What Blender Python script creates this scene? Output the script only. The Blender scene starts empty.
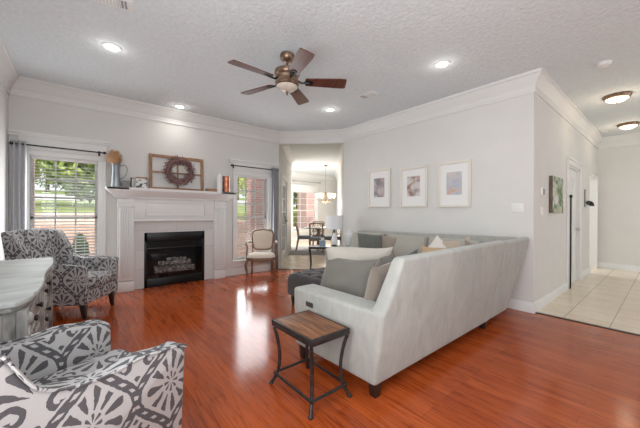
import bpy, bmesh, math, random
from mathutils import Vector, Matrix, Euler
random.seed(7)
PI = math.pi
S = bpy.context.scene
C = S.collection

# ------------------------------------------------------------------ camera
FPX, CY, YAW, ROLL, CAMZ = 291.3, 212.85, math.radians(39.69), math.radians(.29), 1.22
fw = Vector((math.sin(YAW), math.cos(YAW), 0)); rt = Vector((math.cos(YAW), -math.sin(YAW), 0)); up = Vector((0, 0, 1))
r2 = rt*math.cos(ROLL) + up*math.sin(ROLL); u2 = up*math.cos(ROLL) - rt*math.sin(ROLL)
cam = bpy.data.cameras.new('camera'); camo = bpy.data.objects.new('camera', cam); C.objects.link(camo)
m = Matrix.Identity(4)
for i, v in enumerate((r2, u2, -fw)):
    for j in range(3): m[j][i] = v[j]
m.translation = (0, 0, CAMZ); camo.matrix_world = m
cam.sensor_width = 36; cam.lens = FPX/640*36; cam.shift_y = -(214-CY)/640; cam.clip_start = .02; cam.clip_end = 300
S.camera = camo

# ------------------------------------------------------------------ world, sun, window and fill light, exposure
S.view_settings.view_transform = 'Standard'; S.view_settings.look = 'None'
S.view_settings.gamma = 1; S.view_settings.use_curve_mapping = False
S.view_settings.exposure = -0.57
S.cycles.use_denoising = True; S.cycles.max_bounces = 8; S.cycles.diffuse_bounces = 5
S.cycles.transparent_max_bounces = 24; S.cycles.sample_clamp_indirect = 6; S.cycles.caustics_reflective = False; S.cycles.caustics_refractive = False
w = bpy.data.worlds.new('sky'); S.world = w; w.use_nodes = True
wn = w.node_tree.nodes; bg = wn['Background']
bg.inputs['Color'].default_value = (.86, .93, 1, 1); bg.inputs['Strength'].default_value = 2.3
def light(name, kind, loc, energy, color=(1, 1, 1), size=None, direction=None, parent=None, **kw):
    l = bpy.data.lights.new(name, kind); l.energy = energy; l.color = color
    if kind == 'AREA':
        l.shape = 'RECTANGLE'; l.size, l.size_y = size
    elif kind == 'SUN': l.angle = size
    elif size is not None: l.shadow_soft_size = size
    for k, v in kw.items(): setattr(l, k, v)
    o = bpy.data.objects.new(name, l); C.objects.link(o); o.location = loc
    if direction: o.rotation_euler = Vector(direction).to_track_quat('-Z', 'Y').to_euler()
    if parent: o.parent = parent
    return o
light('sun', 'SUN', (0, 0, 20), 4.6, (1, .95, .86), math.radians(2), (-.25, .75, -.8))
DAY = (.93, .975, 1)
# added area lamps for daylight from unseen rear, foyer, side and bay windows
light('rear_fill_light', 'AREA', (1.2, -3.85, 1.5), 16, DAY, (3.2, 2.3), (0, 1, .45))  # added area lamp in the unseen rear window, brightens the room from behind
light('foyer_window_daylight', 'AREA', (7.0, -3.85, 1.5), 58, DAY, (2.6, 2.2), (0, 1, .25))
light('side_fill_light', 'AREA', (-.66, .2, 1.5), 125, DAY, (2.0, 1.9), (1, .1, .3))  # added area lamp for more light from the left, out of view
light('bay_fill_light', 'AREA', (5.42, 9.13, 1.45), 95, DAY, (1.8, 2.1), (1, -.05, .0))  # added area lamp to brighten the breakfast room from its hidden side
light('passage_fill_light', 'AREA', (8.6, 3.4, 1.5), 90, DAY, (1.2, 1.8), (0, -1, 0))  # added area lamp to brighten the windowless passage
light('left_window_daylight', 'AREA', (-.14, 5.40, 1.13), 30, DAY, (.70, 1.6), (0, -1, 0))
light('right_window_daylight', 'AREA', (2.73, 5.40, 1.13), 30, DAY, (.65, 1.6), (0, -1, 0))
light('ceiling_fill_light', 'AREA', (.3, -.7, 1.85), 48, DAY, (1.3, 1.3), (.3, .75, .8))  # added area lamp behind the camera, aimed up to brighten the ceiling
REC_W, HALL_W, CHAND_W = 15, 5, 5

# ------------------------------------------------------------------ node helpers
class V_:
    def __init__(s, nt, sock): s.nt, s.s = nt, sock
    def _m(s, op, b=None, c=None, rev=False):
        n = s.nt.nodes.new('ShaderNodeMath'); n.operation = op
        ins = [s, b, c] if not rev else [b, s, c]
        for i, q in enumerate(ins):
            if q is None: continue
            if isinstance(q, V_): s.nt.links.new(q.s, n.inputs[i])
            else: n.inputs[i].default_value = q
        return V_(s.nt, n.outputs[0])
    def __add__(s, o): return s._m('ADD', o)
    __radd__ = __add__
    def __mul__(s, o): return s._m('MULTIPLY', o)
    __rmul__ = __mul__
    def __sub__(s, o): return s._m('SUBTRACT', o)
    def __rsub__(s, o): return s._m('SUBTRACT', o, rev=True)
    def __truediv__(s, o): return s._m('DIVIDE', o)
    def gt(s, o): return s._m('GREATER_THAN', o)
    def lt(s, o): return s._m('LESS_THAN', o)
    def sin(s): return s._m('SINE')
    def cos(s): return s._m('COSINE')
    def abs(s): return s._m('ABSOLUTE')
    def mx(s, o): return s._m('MAXIMUM', o)
    def mn(s, o): return s._m('MINIMUM', o)
    def rnd(s): return s._m('ROUND')
    def sqrt(s): return s._m('SQRT')
    def atan2(s, o): return s._m('ARCTAN2', o)
    def step(s, a, b):
        n = s.nt.nodes.new('ShaderNodeMapRange'); n.interpolation_type = 'SMOOTHSTEP'
        s.nt.links.new(s.s, n.inputs['Value']); n.inputs['From Min'].default_value = a; n.inputs['From Max'].default_value = b
        return V_(s.nt, n.outputs[0])
def newmat(name, color=(.8, .8, .8), rough=.5, metal=0., **kw):
    mt = bpy.data.materials.new(name); mt.use_nodes = True
    b = mt.node_tree.nodes['Principled BSDF']
    b.inputs['Base Color'].default_value = (*color, 1); b.inputs['Roughness'].default_value = rough; b.inputs['Metallic'].default_value = metal
    for k, v in kw.items(): b.inputs[k.replace('_', ' ')].default_value = v
    return mt
def nodes(mt): return mt.node_tree, mt.node_tree.nodes['Principled BSDF']
def coord(nt, which='Object', scale=(1, 1, 1), rot=(0, 0, 0), loc=(0, 0, 0)):
    t = nt.nodes.new('ShaderNodeTexCoord'); mp = nt.nodes.new('ShaderNodeMapping')
    nt.links.new(t.outputs[which], mp.inputs[0])
    mp.inputs['Scale'].default_value = scale; mp.inputs['Rotation'].default_value = rot; mp.inputs['Location'].default_value = loc
    return mp.outputs[0]
def noise(nt, vec, scale=5, detail=3, rough=.5, dist=0):
    n = nt.nodes.new('ShaderNodeTexNoise'); nt.links.new(vec, n.inputs['Vector'])
    n.inputs['Scale'].default_value = scale; n.inputs['Detail'].default_value = detail; n.inputs['Roughness'].default_value = rough; n.inputs['Distortion'].default_value = dist
    return n.outputs['Fac']
def ramp(nt, fac, stops):
    n = nt.nodes.new('ShaderNodeValToRGB'); nt.links.new(fac, n.inputs[0]); e = n.color_ramp.elements
    while len(e) < len(stops): e.new(.5)
    for q, (p, c) in zip(e, stops): q.position = p; q.color = (*c, 1)
    return n.outputs[0]
def mix(nt, fac, a, b, mode='MIX'):
    n = nt.nodes.new('ShaderNodeMix'); n.data_type = 'RGBA'; n.blend_type = mode
    for i, q in ((0, fac), (6, a), (7, b)):
        if hasattr(q, 'is_output'): nt.links.new(q, n.inputs[i])
        elif i == 0: n.inputs[0].default_value = q
        else: n.inputs[i].default_value = (*q, 1)
    return n.outputs[2]
def bump(nt, b, h, strength=.3, dist=.01):
    n = nt.nodes.new('ShaderNodeBump'); n.inputs['Strength'].default_value = strength; n.inputs['Distance'].default_value = dist
    nt.links.new(h, n.inputs['Height']); nt.links.new(n.outputs[0], b.inputs['Normal'])
def varied(name, c1, c2, rough=.6, scale=8, vec_scale=(1, 1, 1), detail=4, bmp=0, metal=0, lo=.35, hi=.65, bdist=.004, **kw):
    mt = newmat(name, c1, rough, metal, **kw); nt, b = nodes(mt)
    f = noise(nt, coord(nt, 'Object', vec_scale), scale, detail)
    nt.links.new(ramp(nt, f, [(lo, c1), (hi, c2)]), b.inputs['Base Color'])
    if bmp: bump(nt, b, f, bmp, bdist)
    return mt
def emit(name, color, strength):
    return newmat(name, color, .4, Emission_Color=(*color, 1), Emission_Strength=strength)

M = {}
M['wall'] = varied('wall_paint', (.67, .655, .63), (.69, .675, .65), .7, 3)
M['trim'] = newmat('trim_paint', (.79, .79, .775), .38)
M['crown'] = newmat('crown_paint', (.71, .70, .68), .45)
M['white'] = newmat('white_paint', (.76, .755, .74), .4)
mt = M['ceiling'] = newmat('textured_ceiling', (.7, .7, .7), .9); nt, b = nodes(mt)
f = noise(nt, coord(nt), 26, 5, .6); bump(nt, b, f, .55, .02)
nt.links.new(ramp(nt, f, [(.3, (.65, .69, .71)), (.7, (.73, .77, .79))]), b.inputs['Base Color'])
# oak strip floor stained cherry, boards along Y
mt = M['wood_floor'] = newmat('cherry_floor', (.3, .08, .03), .24); nt, b = nodes(mt)
v = coord(nt, 'Object', (1, 1, 1), (0, 0, PI/2))
br = nt.nodes.new('ShaderNodeTexBrick'); nt.links.new(v, br.inputs['Vector'])
br.inputs['Scale'].default_value = 1; br.inputs['Brick Width'].default_value = .95; br.inputs['Row Height'].default_value = .083
br.inputs['Mortar Size'].default_value = .0012; br.inputs['Mortar Smooth'].default_value = .2; br.offset = .37; br.offset_frequency = 3
br.inputs['Color1'].default_value = (.33, .058, .012, 1); br.inputs['Color2'].default_value = (.43, .086, .020, 1); br.inputs['Mortar'].default_value = (.16, .035, .014, 1)
g = noise(nt, coord(nt, 'Object', (16, 1.1, 1)), 2.2, 7, .62, 1.6)
gr = ramp(nt, g, [(.36, (.62, .55, .52)), (.5, (1, 1, 1)), (.66, (1.10, 1.12, 1.12))])
g2 = noise(nt, coord(nt, 'Object', (1, 1, 1)), 1.3, 2)
c = mix(nt, 1., br.outputs['Color'], gr, 'MULTIPLY')
nt.links.new(c, b.inputs['Base Color'])
nt.links.new(ramp(nt, noise(nt, coord(nt, 'Object', (9, 1.5, 1)), 3, 3), [(.3, (.11,)*3), (.7, (.19,)*3)]), b.inputs['Roughness'])
bump(nt, b, g, .06, .004)
b.inputs['Specular IOR Level'].default_value = .3; b.inputs['Coat Weight'].default_value = .1; b.inputs['Coat Roughness'].default_value = .12
# beige floor tile
mt = M['tile'] = newmat('beige_tile', (.6, .5, .4), .25); nt, b = nodes(mt)
br = nt.nodes.new('ShaderNodeTexBrick'); nt.links.new(coord(nt, 'Object', (1, 1, 1), (0, 0, 0), (.01, -.034, 0)), br.inputs['Vector'])
br.inputs['Scale'].default_value = 1; br.inputs['Brick Width'].default_value = .385; br.inputs['Row Height'].default_value = .385; br.offset = 0
br.inputs['Mortar Size'].default_value = .005
br.inputs['Color1'].default_value = (.74, .63, .49, 1); br.inputs['Color2'].default_value = (.77, .67, .53, 1); br.inputs['Mortar'].default_value = (.42, .35, .27, 1)
nt.links.new(mix(nt, .6, br.outputs['Color'], ramp(nt, noise(nt, coord(nt), 3.5, 5, .6, .6), [(.3, (.82, .78, .72)), (.7, (1.05, 1.05, 1.05))]), 'MULTIPLY'), b.inputs['Base Color'])
def brickmat(name, c1, c2, mort, axis='xz', bw=.2, rh=.067):
    mt = newmat(name, c1, .85); nt, b = nodes(mt)
    rot = {'xz': (PI/2, 0, 0), 'yz': (PI/2, 0, PI/2), 'uv': (0, 0, 0)}[axis]
    br = nt.nodes.new('ShaderNodeTexBrick')
    nt.links.new(coord(nt, 'UV', (1, 1, 1)), br.inputs['Vector'])
    br.inputs['Scale'].default_value = 1; br.inputs['Brick Width'].default_value = bw; br.inputs['Row Height'].default_value = rh
    br.inputs['Mortar Size'].default_value = .006
    for k, q in (('Color1', c1), ('Color2', c2), ('Mortar', mort)): br.inputs[k].default_value = (*q, 1)
    nt.links.new(br.outputs['Color'], b.inputs['Base Color']); return mt
M['brick'] = brickmat('red_brick', (.56, .29, .25), (.66, .38, .33), (.70, .62, .58))
M['brick_orange'] = brickmat('orange_brick', (.68, .38, .26), (.80, .52, .38), (.80, .74, .68), bw=.22, rh=.075)
M['surround'] = brickmat('marble_tile', (.66, .65, .63), (.72, .71, .69), (.60, .59, .57), bw=.3, rh=.3)
# damask fabric
def damask(name, light_c, dark_c, w=.31, h=.46):
    mt = newmat(name, light_c, .85); nt, b = nodes(mt)
    uv = coord(nt, 'UV')
    nz = nt.nodes.new('ShaderNodeTexNoise'); nt.links.new(uv, nz.inputs['Vector']); nz.inputs['Scale'].default_value = 38; nz.inputs['Detail'].default_value = 2
    sp = nt.nodes.new('ShaderNodeSeparateXYZ'); nt.links.new(uv, sp.inputs[0])
    sn = nt.nodes.new('ShaderNodeSeparateColor'); nt.links.new(nz.outputs['Color'], sn.inputs[0])
    ux = V_(nt, sp.outputs[0]) + (V_(nt, sn.outputs[0])-.5)*.013; vy = V_(nt, sp.outputs[1]) + (V_(nt, sn.outputs[1])-.5)*.013
    x = ux/w; y = vy/h
    def cell(ox, oy):
        ax = x+ox; ax = ax-ax.rnd(); ay = y+oy; ay = ay-ay.rnd(); return ax, ay*(h/w)
    def hyp(a, c): return (a*a+c*c).sqrt()
    def petal(r, t, n, r0, r1, fat):
        k = ((r-r0)/(r1-r0)).mx(0).mn(1); k2 = k*k
        wd = (k*(1-k2*k2*k)).mx(0).sqrt()*fat
        return (t*n).cos().gt(1-wd*1.25)*r.gt(r0)*r.lt(r1)
    ax0 = x-x.rnd(); sy2 = (y*2*PI).sin()*1.03
    d = (ax0.abs()-.25-(y*2*PI).cos()*.25)/(1+sy2*sy2).sqrt()
    ad = d.abs()
    band = ad.lt(.058)*(1-ad.lt(.02)*(y*22*PI).sin().gt(.35))
    px, py = cell(0, 0); r = hyp(px, py*.72); t = (py*.72).atan2(px)
    A = petal(r, t, 11, .13, .345, 1.).mx(petal(r, t, 8, .025, .105, .9))*d.lt(-.10)
    px, py = cell(.5, .5); qy = py+.12; r = hyp(px, qy); t = px.atan2(qy)
    B = petal(r, t, 11, .05, .37, 1.1)*t.abs().lt(1.42)
    def scroll(cx, cy, s0, g, wd, fl):
        sx = px.abs()-cx; sy = (py-cy)*fl; rc = hyp(sx, sy); tc = sy.atan2(sx*-1)
        return (rc-s0-(tc+PI)*g).abs().lt(wd), rc.gt(s0+2*PI*g*.75+wd+.02)
    c1, k1 = scroll(.185, -.26, .025, .0185, .030, 1)
    c2, k2 = scroll(.115, .36, .02, .0125, .022, -1)
    B = (B*k1*k2).mx(c1).mx(c2).mx(hyp(px*1.6, py-.50).lt(.07)).mx(hyp(px*1.5, py+.50).lt(.085))*d.gt(.09)
    mask = band.mx(A).mx(B)
    fine = noise(nt, uv, 160, 2)
    dk = mix(nt, fine, tuple(q*.75 for q in dark_c), tuple(q*1.5 for q in dark_c))
    lt = mix(nt, fine, tuple(q*.93 for q in light_c), tuple(min(1, q*1.06) for q in light_c))
    nt.links.new(mix(nt, mask.s, lt, dk), b.inputs['Base Color']); bump(nt, b, fine, .15, .002)
    return mt
M['damask'] = damask('damask_fabric', (.46, .45, .445), (.082, .078, .085))
# upholstery
def fabric(name, c, var=.1, rough=.9, scale=30, streak=(1, 1, .25), sheen=.2):
    mt = newmat(name, c, rough, Sheen_Weight=sheen); nt, b = nodes(mt)
    f = noise(nt, coord(nt, 'Object', streak), scale, 5, .65); f2 = noise(nt, coord(nt), 3, 3)
    a = mix(nt, f, tuple(q*(1-var) for q in c), tuple(min(1, q*(1+var)) for q in c))
    nt.links.new(mix(nt, .5, a, ramp(nt, f2, [(.3, (.9, .9, .9)), (.7, (1.08, 1.08, 1.08))]), 'MULTIPLY'), b.inputs['Base Color'])
    bump(nt, b, f, .12, .003); return mt
mt = M['sofa'] = newmat('greige_velvet', (.36, .35, .32), .88, Sheen_Weight=.2); nt, b = nodes(mt)
f = noise(nt, coord(nt, 'Object', (1, 1, .22)), 26, 5, .7); f2 = noise(nt, coord(nt, 'Object', (1, 1, .6)), 5, 5, .65, .8)
c = mix(nt, f, (.295, .296, .270), (.415, .411, .380))
nt.links.new(mix(nt, .9, c, ramp(nt, f2, [(.32, (.86, .86, .86)), (.68, (1.12, 1.12, 1.12))]), 'MULTIPLY'), b.inputs['Base Color']); bump(nt, b, f, .15, .003)
M['sofa_cushion'] = fabric('greige_cushion', (.395, .378, .335), .1)
M['p_grey'] = fabric('grey_linen', (.168, .155, .134), .1); M['p_taupe'] = fabric('taupe_velvet', (.25, .205, .165), .1)
M['p_cream'] = fabric('cream_linen', (.46, .425, .37), .08); M['p_green'] = fabric('green_velvet', (.085, .10, .085), .15)
M['p_charcoal'] = fabric('charcoal_green_velvet', (.13, .135, .12), .15); M['p_tan'] = fabric('tan_linen', (.52, .36, .22), .1)
M['p_white'] = fabric('white_linen', (.72, .68, .62), .06); M['p_brown'] = fabric('grey_brown_linen', (.30, .25, .20), .1)
M['p_beige'] = fabric('beige_linen', (.50, .42, .33), .1)
M['ottoman'] = fabric('dark_brown_velvet', (.042, .034, .036), .2)
M['cream_fabric'] = fabric('cream_seat_fabric', (.62, .53, .44), .06)
M['curtain'] = fabric('grey_curtain', (.33, .33, .35), .08, .8, 20, (6, 6, .3)); M['curtain_pale'] = fabric('pale_curtain', (.56, .56, .58), .08, .8, 20, (6, 6, .3))
M['rug'] = fabric('grey_rug', (.33, .32, .32), .15, .95, 12, (1, 1, 1))
M['blue_fabric'] = fabric('blue_grey_fabric', (.24, .30, .36), .1)
# woods, metals
def wood(name, c1, c2, axis=(12, 1, 12), rough=.45, scale=3):
    return varied(name, c1, c2, rough, scale, axis, 6, .08)
M['dark_wood'] = wood('espresso_wood', (.018, .010, .008), (.035, .018, .013), rough=.35)
M['blade'] = wood('walnut_blade', (.075, .022, .014), (.14, .045, .026), (1.2, 14, 1), .3)
M['chair_wood'] = wood('walnut_frame', (.14, .075, .045), (.22, .125, .08), (6, 6, 1.5))
M['din_wood'] = wood('dining_wood', (.22, .14, .09), (.32, .22, .15), (6, 6, 1.5))
M['frame_wood'] = wood('window_frame_wood', (.25, .125, .06), (.38, .21, .11), (8, 8, 8))
M['top_wood'] = varied('plank_top', (.065, .022, .012), (.34, .145, .06), .55, 3.2, (26, 1.6, 1), 6, .1, lo=.32, hi=.68)
M['iron'] = varied('wrought_iron', (.030, .026, .025), (.055, .048, .046), .45, 30, metal=.6, bmp=.1)
M['bronze'] = varied('antique_bronze', (.16, .095, .06), (.34, .23, .16), .38, 18, metal=.75)
M['black'] = newmat('black_metal', (.008, .008, .009), .35, .3); M['black_matte'] = newmat('black_soot', (.014, .014, .015), .8)
M['galv'] = varied('galvanized_steel', (.22, .24, .26), (.42, .45, .47), .38, 9, (1, 1, .4), metal=.8)
M['copper'] = varied('copper', (.34, .11, .06), (.60, .26, .16), .32, 14, metal=.75)
M['nickel'] = newmat('nickel', (.55, .53, .5), .3, 1.)
M['log'] = varied('ceramic_log', (.10, .095, .09), (.46, .44, .42), .85, 26, (1, 1, 1), 5, .4, lo=.4, hi=.62)
M['pampas'] = varied('pampas', (.52, .30, .15), (.70, .45, .26), .9, 40)
M['wreath'] = varied('wreath_leaf', (.16, .08, .08), (.36, .21, .20), .8, 60)
M['distress_top'] = varied('distressed_top', (.40, .415, .40), (.58, .60, .58), .6, 2.2, (1.5, 4, 1), 6, lo=.3, hi=.7)
M['distress'] = varied('distressed_paint', (.17, .16, .15), (.44, .42, .39), .55, 7, (2, 2, .8), 7, .15, lo=.36, hi=.64)
M['distress_brown'] = varied('worn_carving', (.14, .10, .085), (.40, .36, .33), .55, 22, (1, 1, 1), 6, .2, lo=.4, hi=.6)
M['plate'] = newmat('switch_plate', (.78, .77, .74), .35); M['grey_plastic'] = newmat('grey_plastic', (.26, .26, .26), .4)
M['socket_dark'] = newmat('dark_panel', (.05, .045, .04), .35)
M['shade'] = newmat('lamp_shade', (.78, .78, .80), .8); M['ceramic'] = newmat('white_ceramic', (.82, .82, .82), .25)
M['mat_board'] = newmat('mat_board', (.80, .79, .77), .7); M['frame_cream'] = newmat('cream_frame', (.74, .69, .62), .45)
M['grass'] = varied('lawn', (.22, .30, .07), (.36, .42, .13), .95, 2); M['mulch'] = varied('pine_straw', (.62, .42, .32), (.78, .60, .48), .95, 3)
M['pave'] = varied('pale_concrete', (.72, .70, .66), (.80, .78, .74), .9, 2)
M['leaf_y'] = varied('yellow_green_leaf', (.42, .48, .10), (.74, .74, .26), .8, 1.3); M['leaf_g'] = varied('green_leaf', (.22, .32, .08), (.50, .58, .18), .8, 1.3)
M['leaf_d'] = varied('evergreen_leaf', (.05, .09, .035), (.10, .16, .06), .8, 6)
M['bark'] = varied('bark', (.10, .07, .05), (.18, .13, .1), .9, 10)
M['lens'] = emit('lamp_lens', (1, .97, .92), 12); M['lens_warm'] = emit('warm_glass', (1, .86, .66), 2.8); M['bulb'] = emit('bulb_glass', (1, .74, .46), 3.2)
# window glass
mt = M['glass'] = bpy.data.materials.new('window_glass'); mt.use_nodes = True; nt = mt.node_tree; nt.nodes.clear()
out = nt.nodes.new('ShaderNodeOutputMaterial'); tr = nt.nodes.new('ShaderNodeBsdfTransparent'); gl = nt.nodes.new('ShaderNodeBsdfGlossy')
gl.inputs['Roughness'].default_value = .02; fr = nt.nodes.new('ShaderNodeFresnel'); fr.inputs[0].default_value = 1.35
mxs = nt.nodes.new('ShaderNodeMixShader'); nt.links.new(fr.outputs[0], mxs.inputs[0]); nt.links.new(tr.outputs[0], mxs.inputs[1]); nt.links.new(gl.outputs[0], mxs.inputs[2]); nt.links.new(mxs.outputs[0], out.inputs[0])

# ------------------------------------------------------------------ mesh helpers
class MB:
    def __init__(s): s.bm = bmesh.new()
    def merge(s, t, mat=None):
        me = bpy.data.meshes.new('t'); t.to_mesh(me); t.free()
        if mat is not None: me.transform(mat)
        s.bm.from_mesh(me); bpy.data.meshes.remove(me); return s
    def box(s, x0, x1, y0, y1, z0, z1, bev=0, seg=2, mat=None):
        t = bmesh.new(); bmesh.ops.create_cube(t, size=1)
        for v in t.verts: v.co = Vector(((x0+x1)/2+v.co.x*(x1-x0), (y0+y1)/2+v.co.y*(y1-y0), (z0+z1)/2+v.co.z*(z1-z0)))
        if bev: bmesh.ops.bevel(t, geom=t.edges[:], offset=bev, segments=seg, affect='EDGES', profile=.5)
        return s.merge(t, mat)
    def hexa(s, bot, top, bev=0, seg=2, mat=None):     # 4 bottom + 4 top corners
        t = bmesh.new(); vs = [t.verts.new(p) for p in list(bot)+list(top)]
        for f in ((3, 2, 1, 0), (4, 5, 6, 7), (0, 1, 5, 4), (1, 2, 6, 5), (2, 3, 7, 6), (3, 0, 4, 7)): t.faces.new([vs[i] for i in f])
        bmesh.ops.recalc_face_normals(t, faces=t.faces[:])
        if bev: bmesh.ops.bevel(t, geom=t.edges[:], offset=bev, segments=seg, affect='EDGES', profile=.5)
        return s.merge(t, mat)
    def prism(s, poly, axis, a, b, bev=0, seg=2, mat=None):   # polygon in the two other axes, extruded along axis
        t = bmesh.new()
        def P(p, q):
            return {'x': (q, p[0], p[1]), 'y': (p[0], q, p[1]), 'z': (p[0], p[1], q)}[axis]
        A = [t.verts.new(P(p, a)) for p in poly]; B = [t.verts.new(P(p, b)) for p in poly]
        t.faces.new(A); t.faces.new(B[::-1]); n = len(poly)
        for i in range(n): t.faces.new((A[i], B[i], B[(i+1) % n], A[(i+1) % n]))
        bmesh.ops.recalc_face_normals(t, faces=t.faces[:])
        if bev:
            es = [e for e in t.edges if e.calc_face_angle(0) > .5]
            bmesh.ops.bevel(t, geom=es, offset=bev, segments=seg, affect='EDGES', profile=.5)
        return s.merge(t, mat)
    def tube(s, pts, r, seg=10, cap=True, closed=False):
        pts = [Vector(p) for p in pts]; n = len(pts); rs = r if isinstance(r, (list, tuple)) else [r]*n
        bm = s.bm; rings = []; prev = None
        for i, p in enumerate(pts):
            d = (pts[(i+1) % n]-pts[i-1]) if closed else (pts[min(i+1, n-1)]-pts[max(i-1, 0)])
            d.normalize()
            if prev is None:
                a = d.orthogonal().normalized()
            else:
                a = prev-d*prev.dot(d)
                a = a.normalized() if a.length > 1e-6 else d.orthogonal().normalized()
            prev = a; bb = d.cross(a)
            rings.append([bm.verts.new(p+(a*math.cos(2*PI*k/seg)+bb*math.sin(2*PI*k/seg))*rs[i]) for k in range(seg)])
        for i in range(n if closed else n-1):
            A, B = rings[i], rings[(i+1) % n]
            for k in range(seg): bm.faces.new((A[k], A[(k+1) % seg], B[(k+1) % seg], B[k]))
        if cap and not closed: bm.faces.new(rings[0][::-1]); bm.faces.new(rings[-1])
        return s
    def lathe(s, prof, seg=24, c=(0, 0, 0), mat=None, cap=True):
        t = bmesh.new(); rings = []
        for r, z in prof: rings.append([t.verts.new((max(r, 1e-4)*math.cos(2*PI*k/seg), max(r, 1e-4)*math.sin(2*PI*k/seg), z)) for k in range(seg)])
        for A, B in zip(rings, rings[1:]):
            for k in range(seg): t.faces.new((A[k], A[(k+1) % seg], B[(k+1) % seg], B[k]))
        if cap: t.faces.new(rings[0][::-1]); t.faces.new(rings[-1])
        bmesh.ops.recalc_face_normals(t, faces=t.faces[:])
        mm = Matrix.Translation(c)
        return s.merge(t, mat @ mm if mat is not None else mm)
    def ell(s, c, r, seg=12, mat=None):
        t = bmesh.new(); bmesh.ops.create_uvsphere(t, u_segments=seg, v_segments=max(6, seg//2+2), radius=1)
        for v in t.verts: v.co = Vector((c[0]+v.co.x*r[0], c[1]+v.co.y*r[1], c[2]+v.co.z*r[2]))
        return s.merge(t, mat)
    def grid(s, fn, nu, nv, close=False):
        bm = s.bm; g = [[bm.verts.new(fn(i/nu, j/nv)) for j in range(nv+1)] for i in range(nu+1)]
        for i in range(nu):
            for j in range(nv): bm.faces.new((g[i][j], g[i+1][j], g[i+1][j+1], g[i][j+1]))
        return s
    def quad(s, *ps): s.bm.faces.new([s.bm.verts.new(p) for p in ps]); return s
    def build(s, name, mat, parent=None, uv=False, smooth=True, angle=40, loc=None):
        me = bpy.data.meshes.new(name)
        bm = s.bm; bm.normal_update()
        if uv:
            L = bm.loops.layers.uv.new('UVMap')
            for f in bm.faces:
                n = f.normal; ax = max(range(3), key=lambda i: abs(n[i])*(1.0 if i != 2 else 1.05))
                for l in f.loops:
                    p = l.vert.co
                    l[L].uv = ((p.y, p.z), (p.x, p.z), (p.x, p.y))[ax]
        bm.to_mesh(me); bm.free()
        me.materials.append(M[mat] if isinstance(mat, str) else mat)
        if smooth:
            me.shade_smooth(); me.set_sharp_from_angle(angle=math.radians(angle))
        o = bpy.data.objects.new(name, me); C.objects.link(o)
        if parent: o.parent = parent
        if loc: o.location = loc
        return o
def tag(o, label, cat, group=None):
    o['label'] = label; o['category'] = cat
    if group: o['group'] = group
    return o
def thing(name, label, cat, loc=(0, 0, 0), rz=0, group=None, rot=None):
    o = bpy.data.objects.new(name, None); C.objects.link(o); o.empty_display_size = .1
    o.location = loc; o.rotation_euler = rot if rot else (0, 0, rz)
    return tag(o, label, cat, group)
def struct(o): o['kind'] = 'structure'; return o
def dup(root, loc, rz, label, group=None, rot=None):
    r = root.copy(); C.objects.link(r); r.location = loc; r.rotation_euler = rot if rot else (0, 0, rz); r['label'] = label
    if group: r['group'] = group
    def kids(a, b):
        for ch in list(a.children):
            c = ch.copy(); C.objects.link(c); c.parent = b; kids(ch, c)
    kids(root, r); return r
def spline(pts, n=8):
    pts = [Vector(p) for p in pts]; out = []
    for i in range(len(pts)-1):
        p0, p1, p2, p3 = pts[max(i-1, 0)], pts[i], pts[i+1], pts[min(i+2, len(pts)-1)]
        for k in range(n):
            t = k/n
            out.append(.5*((2*p1)+(p2-p0)*t+(2*p0-5*p1+4*p2-p3)*t*t+(3*p1-p0-3*p2+p3)*t**3))
    out.append(pts[-1]); return out
def sweep(mb, path, prof):
    # profile (out, z) swept along a plan polyline with mitred corners; 'out' is to the right of travel
    bm = mb.bm; n = len(path); P = [Vector(p) for p in path]; rings = []
    for i in range(n):
        ds = []
        if i > 0: ds.append((P[i]-P[i-1]).normalized())
        if i < n-1: ds.append((P[i+1]-P[i]).normalized())
        ns = [Vector((d.y, -d.x)) for d in ds]
        if len(ns) == 2:
            k = (ns[0]+ns[1]); k = k/ (k.length**2/2) if k.length > 1e-6 else ns[0]
            mv = k
        else: mv = ns[0]
        rings.append([bm.verts.new((P[i].x+mv.x*o, P[i].y+mv.y*o, z)) for o, z in prof])
    m_ = len(prof)
    for A, B in zip(rings, rings[1:]):
        for k in range(m_): bm.faces.new((A[k], A[(k+1) % m_], B[(k+1) % m_], B[k]))
    bm.faces.new(rings[0]); bm.faces.new(rings[-1][::-1])
    bmesh.ops.recalc_face_normals(bm, faces=bm.faces[:]); return mb

# ------------------------------------------------------------------ the room shell
XL, YF, XP, YH, HC = -.69, 5.43, 4.31, 1.08, 2.956
DG0, DG1 = (3.34, YF), (XP, 4.42)            # the diagonal opening to the breakfast room
T = .15
struct(MB().prism([(XL-T, -4.0), (4.36, -4.0), (4.36, YH), (XP+.1, YH), (XP+.1, 4.42), DG1, DG0, (3.34, YF+.02), (XL-T, YF+.02)], 'z', -.1, 0).build('floor', 'wood_floor', smooth=False))
struct(MB().prism([(4.36, -4), (10.4, -4), (10.4, 10.5), (5.2, 10.5), (5.2, 7.95), DG0, DG1, (XP+.1, 4.42), (XP+.1, YH), (4.36, YH)], 'z', -.1, 0).build('floor_tile', 'tile', smooth=False))
struct(MB().box(4.335, 4.385, -4, YH-.015, -.02, .006, .002).build('trim_threshold', 'dark_wood'))
mb = MB(); d = Vector((DG1[0]-DG0[0], DG1[1]-DG0[1])).normalized(); nrm = Vector((d.y, -d.x))
sweep(mb, [DG0, DG1], [(-.03, -.02), (.03, -.02), (.03, .006), (-.03, .006)]); struct(mb.build('trim_diagonal_threshold', 'dark_wood'))
struct(MB().prism([(XL-T, -4), (10.4, -4), (10.4, 10.5), (5.2, 10.5), (5.2, 7.95), (3.34, 5.6), (XL-T, 5.6)], 'z', HC, HC+.12).build('ceiling', 'ceiling', smooth=False))
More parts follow.
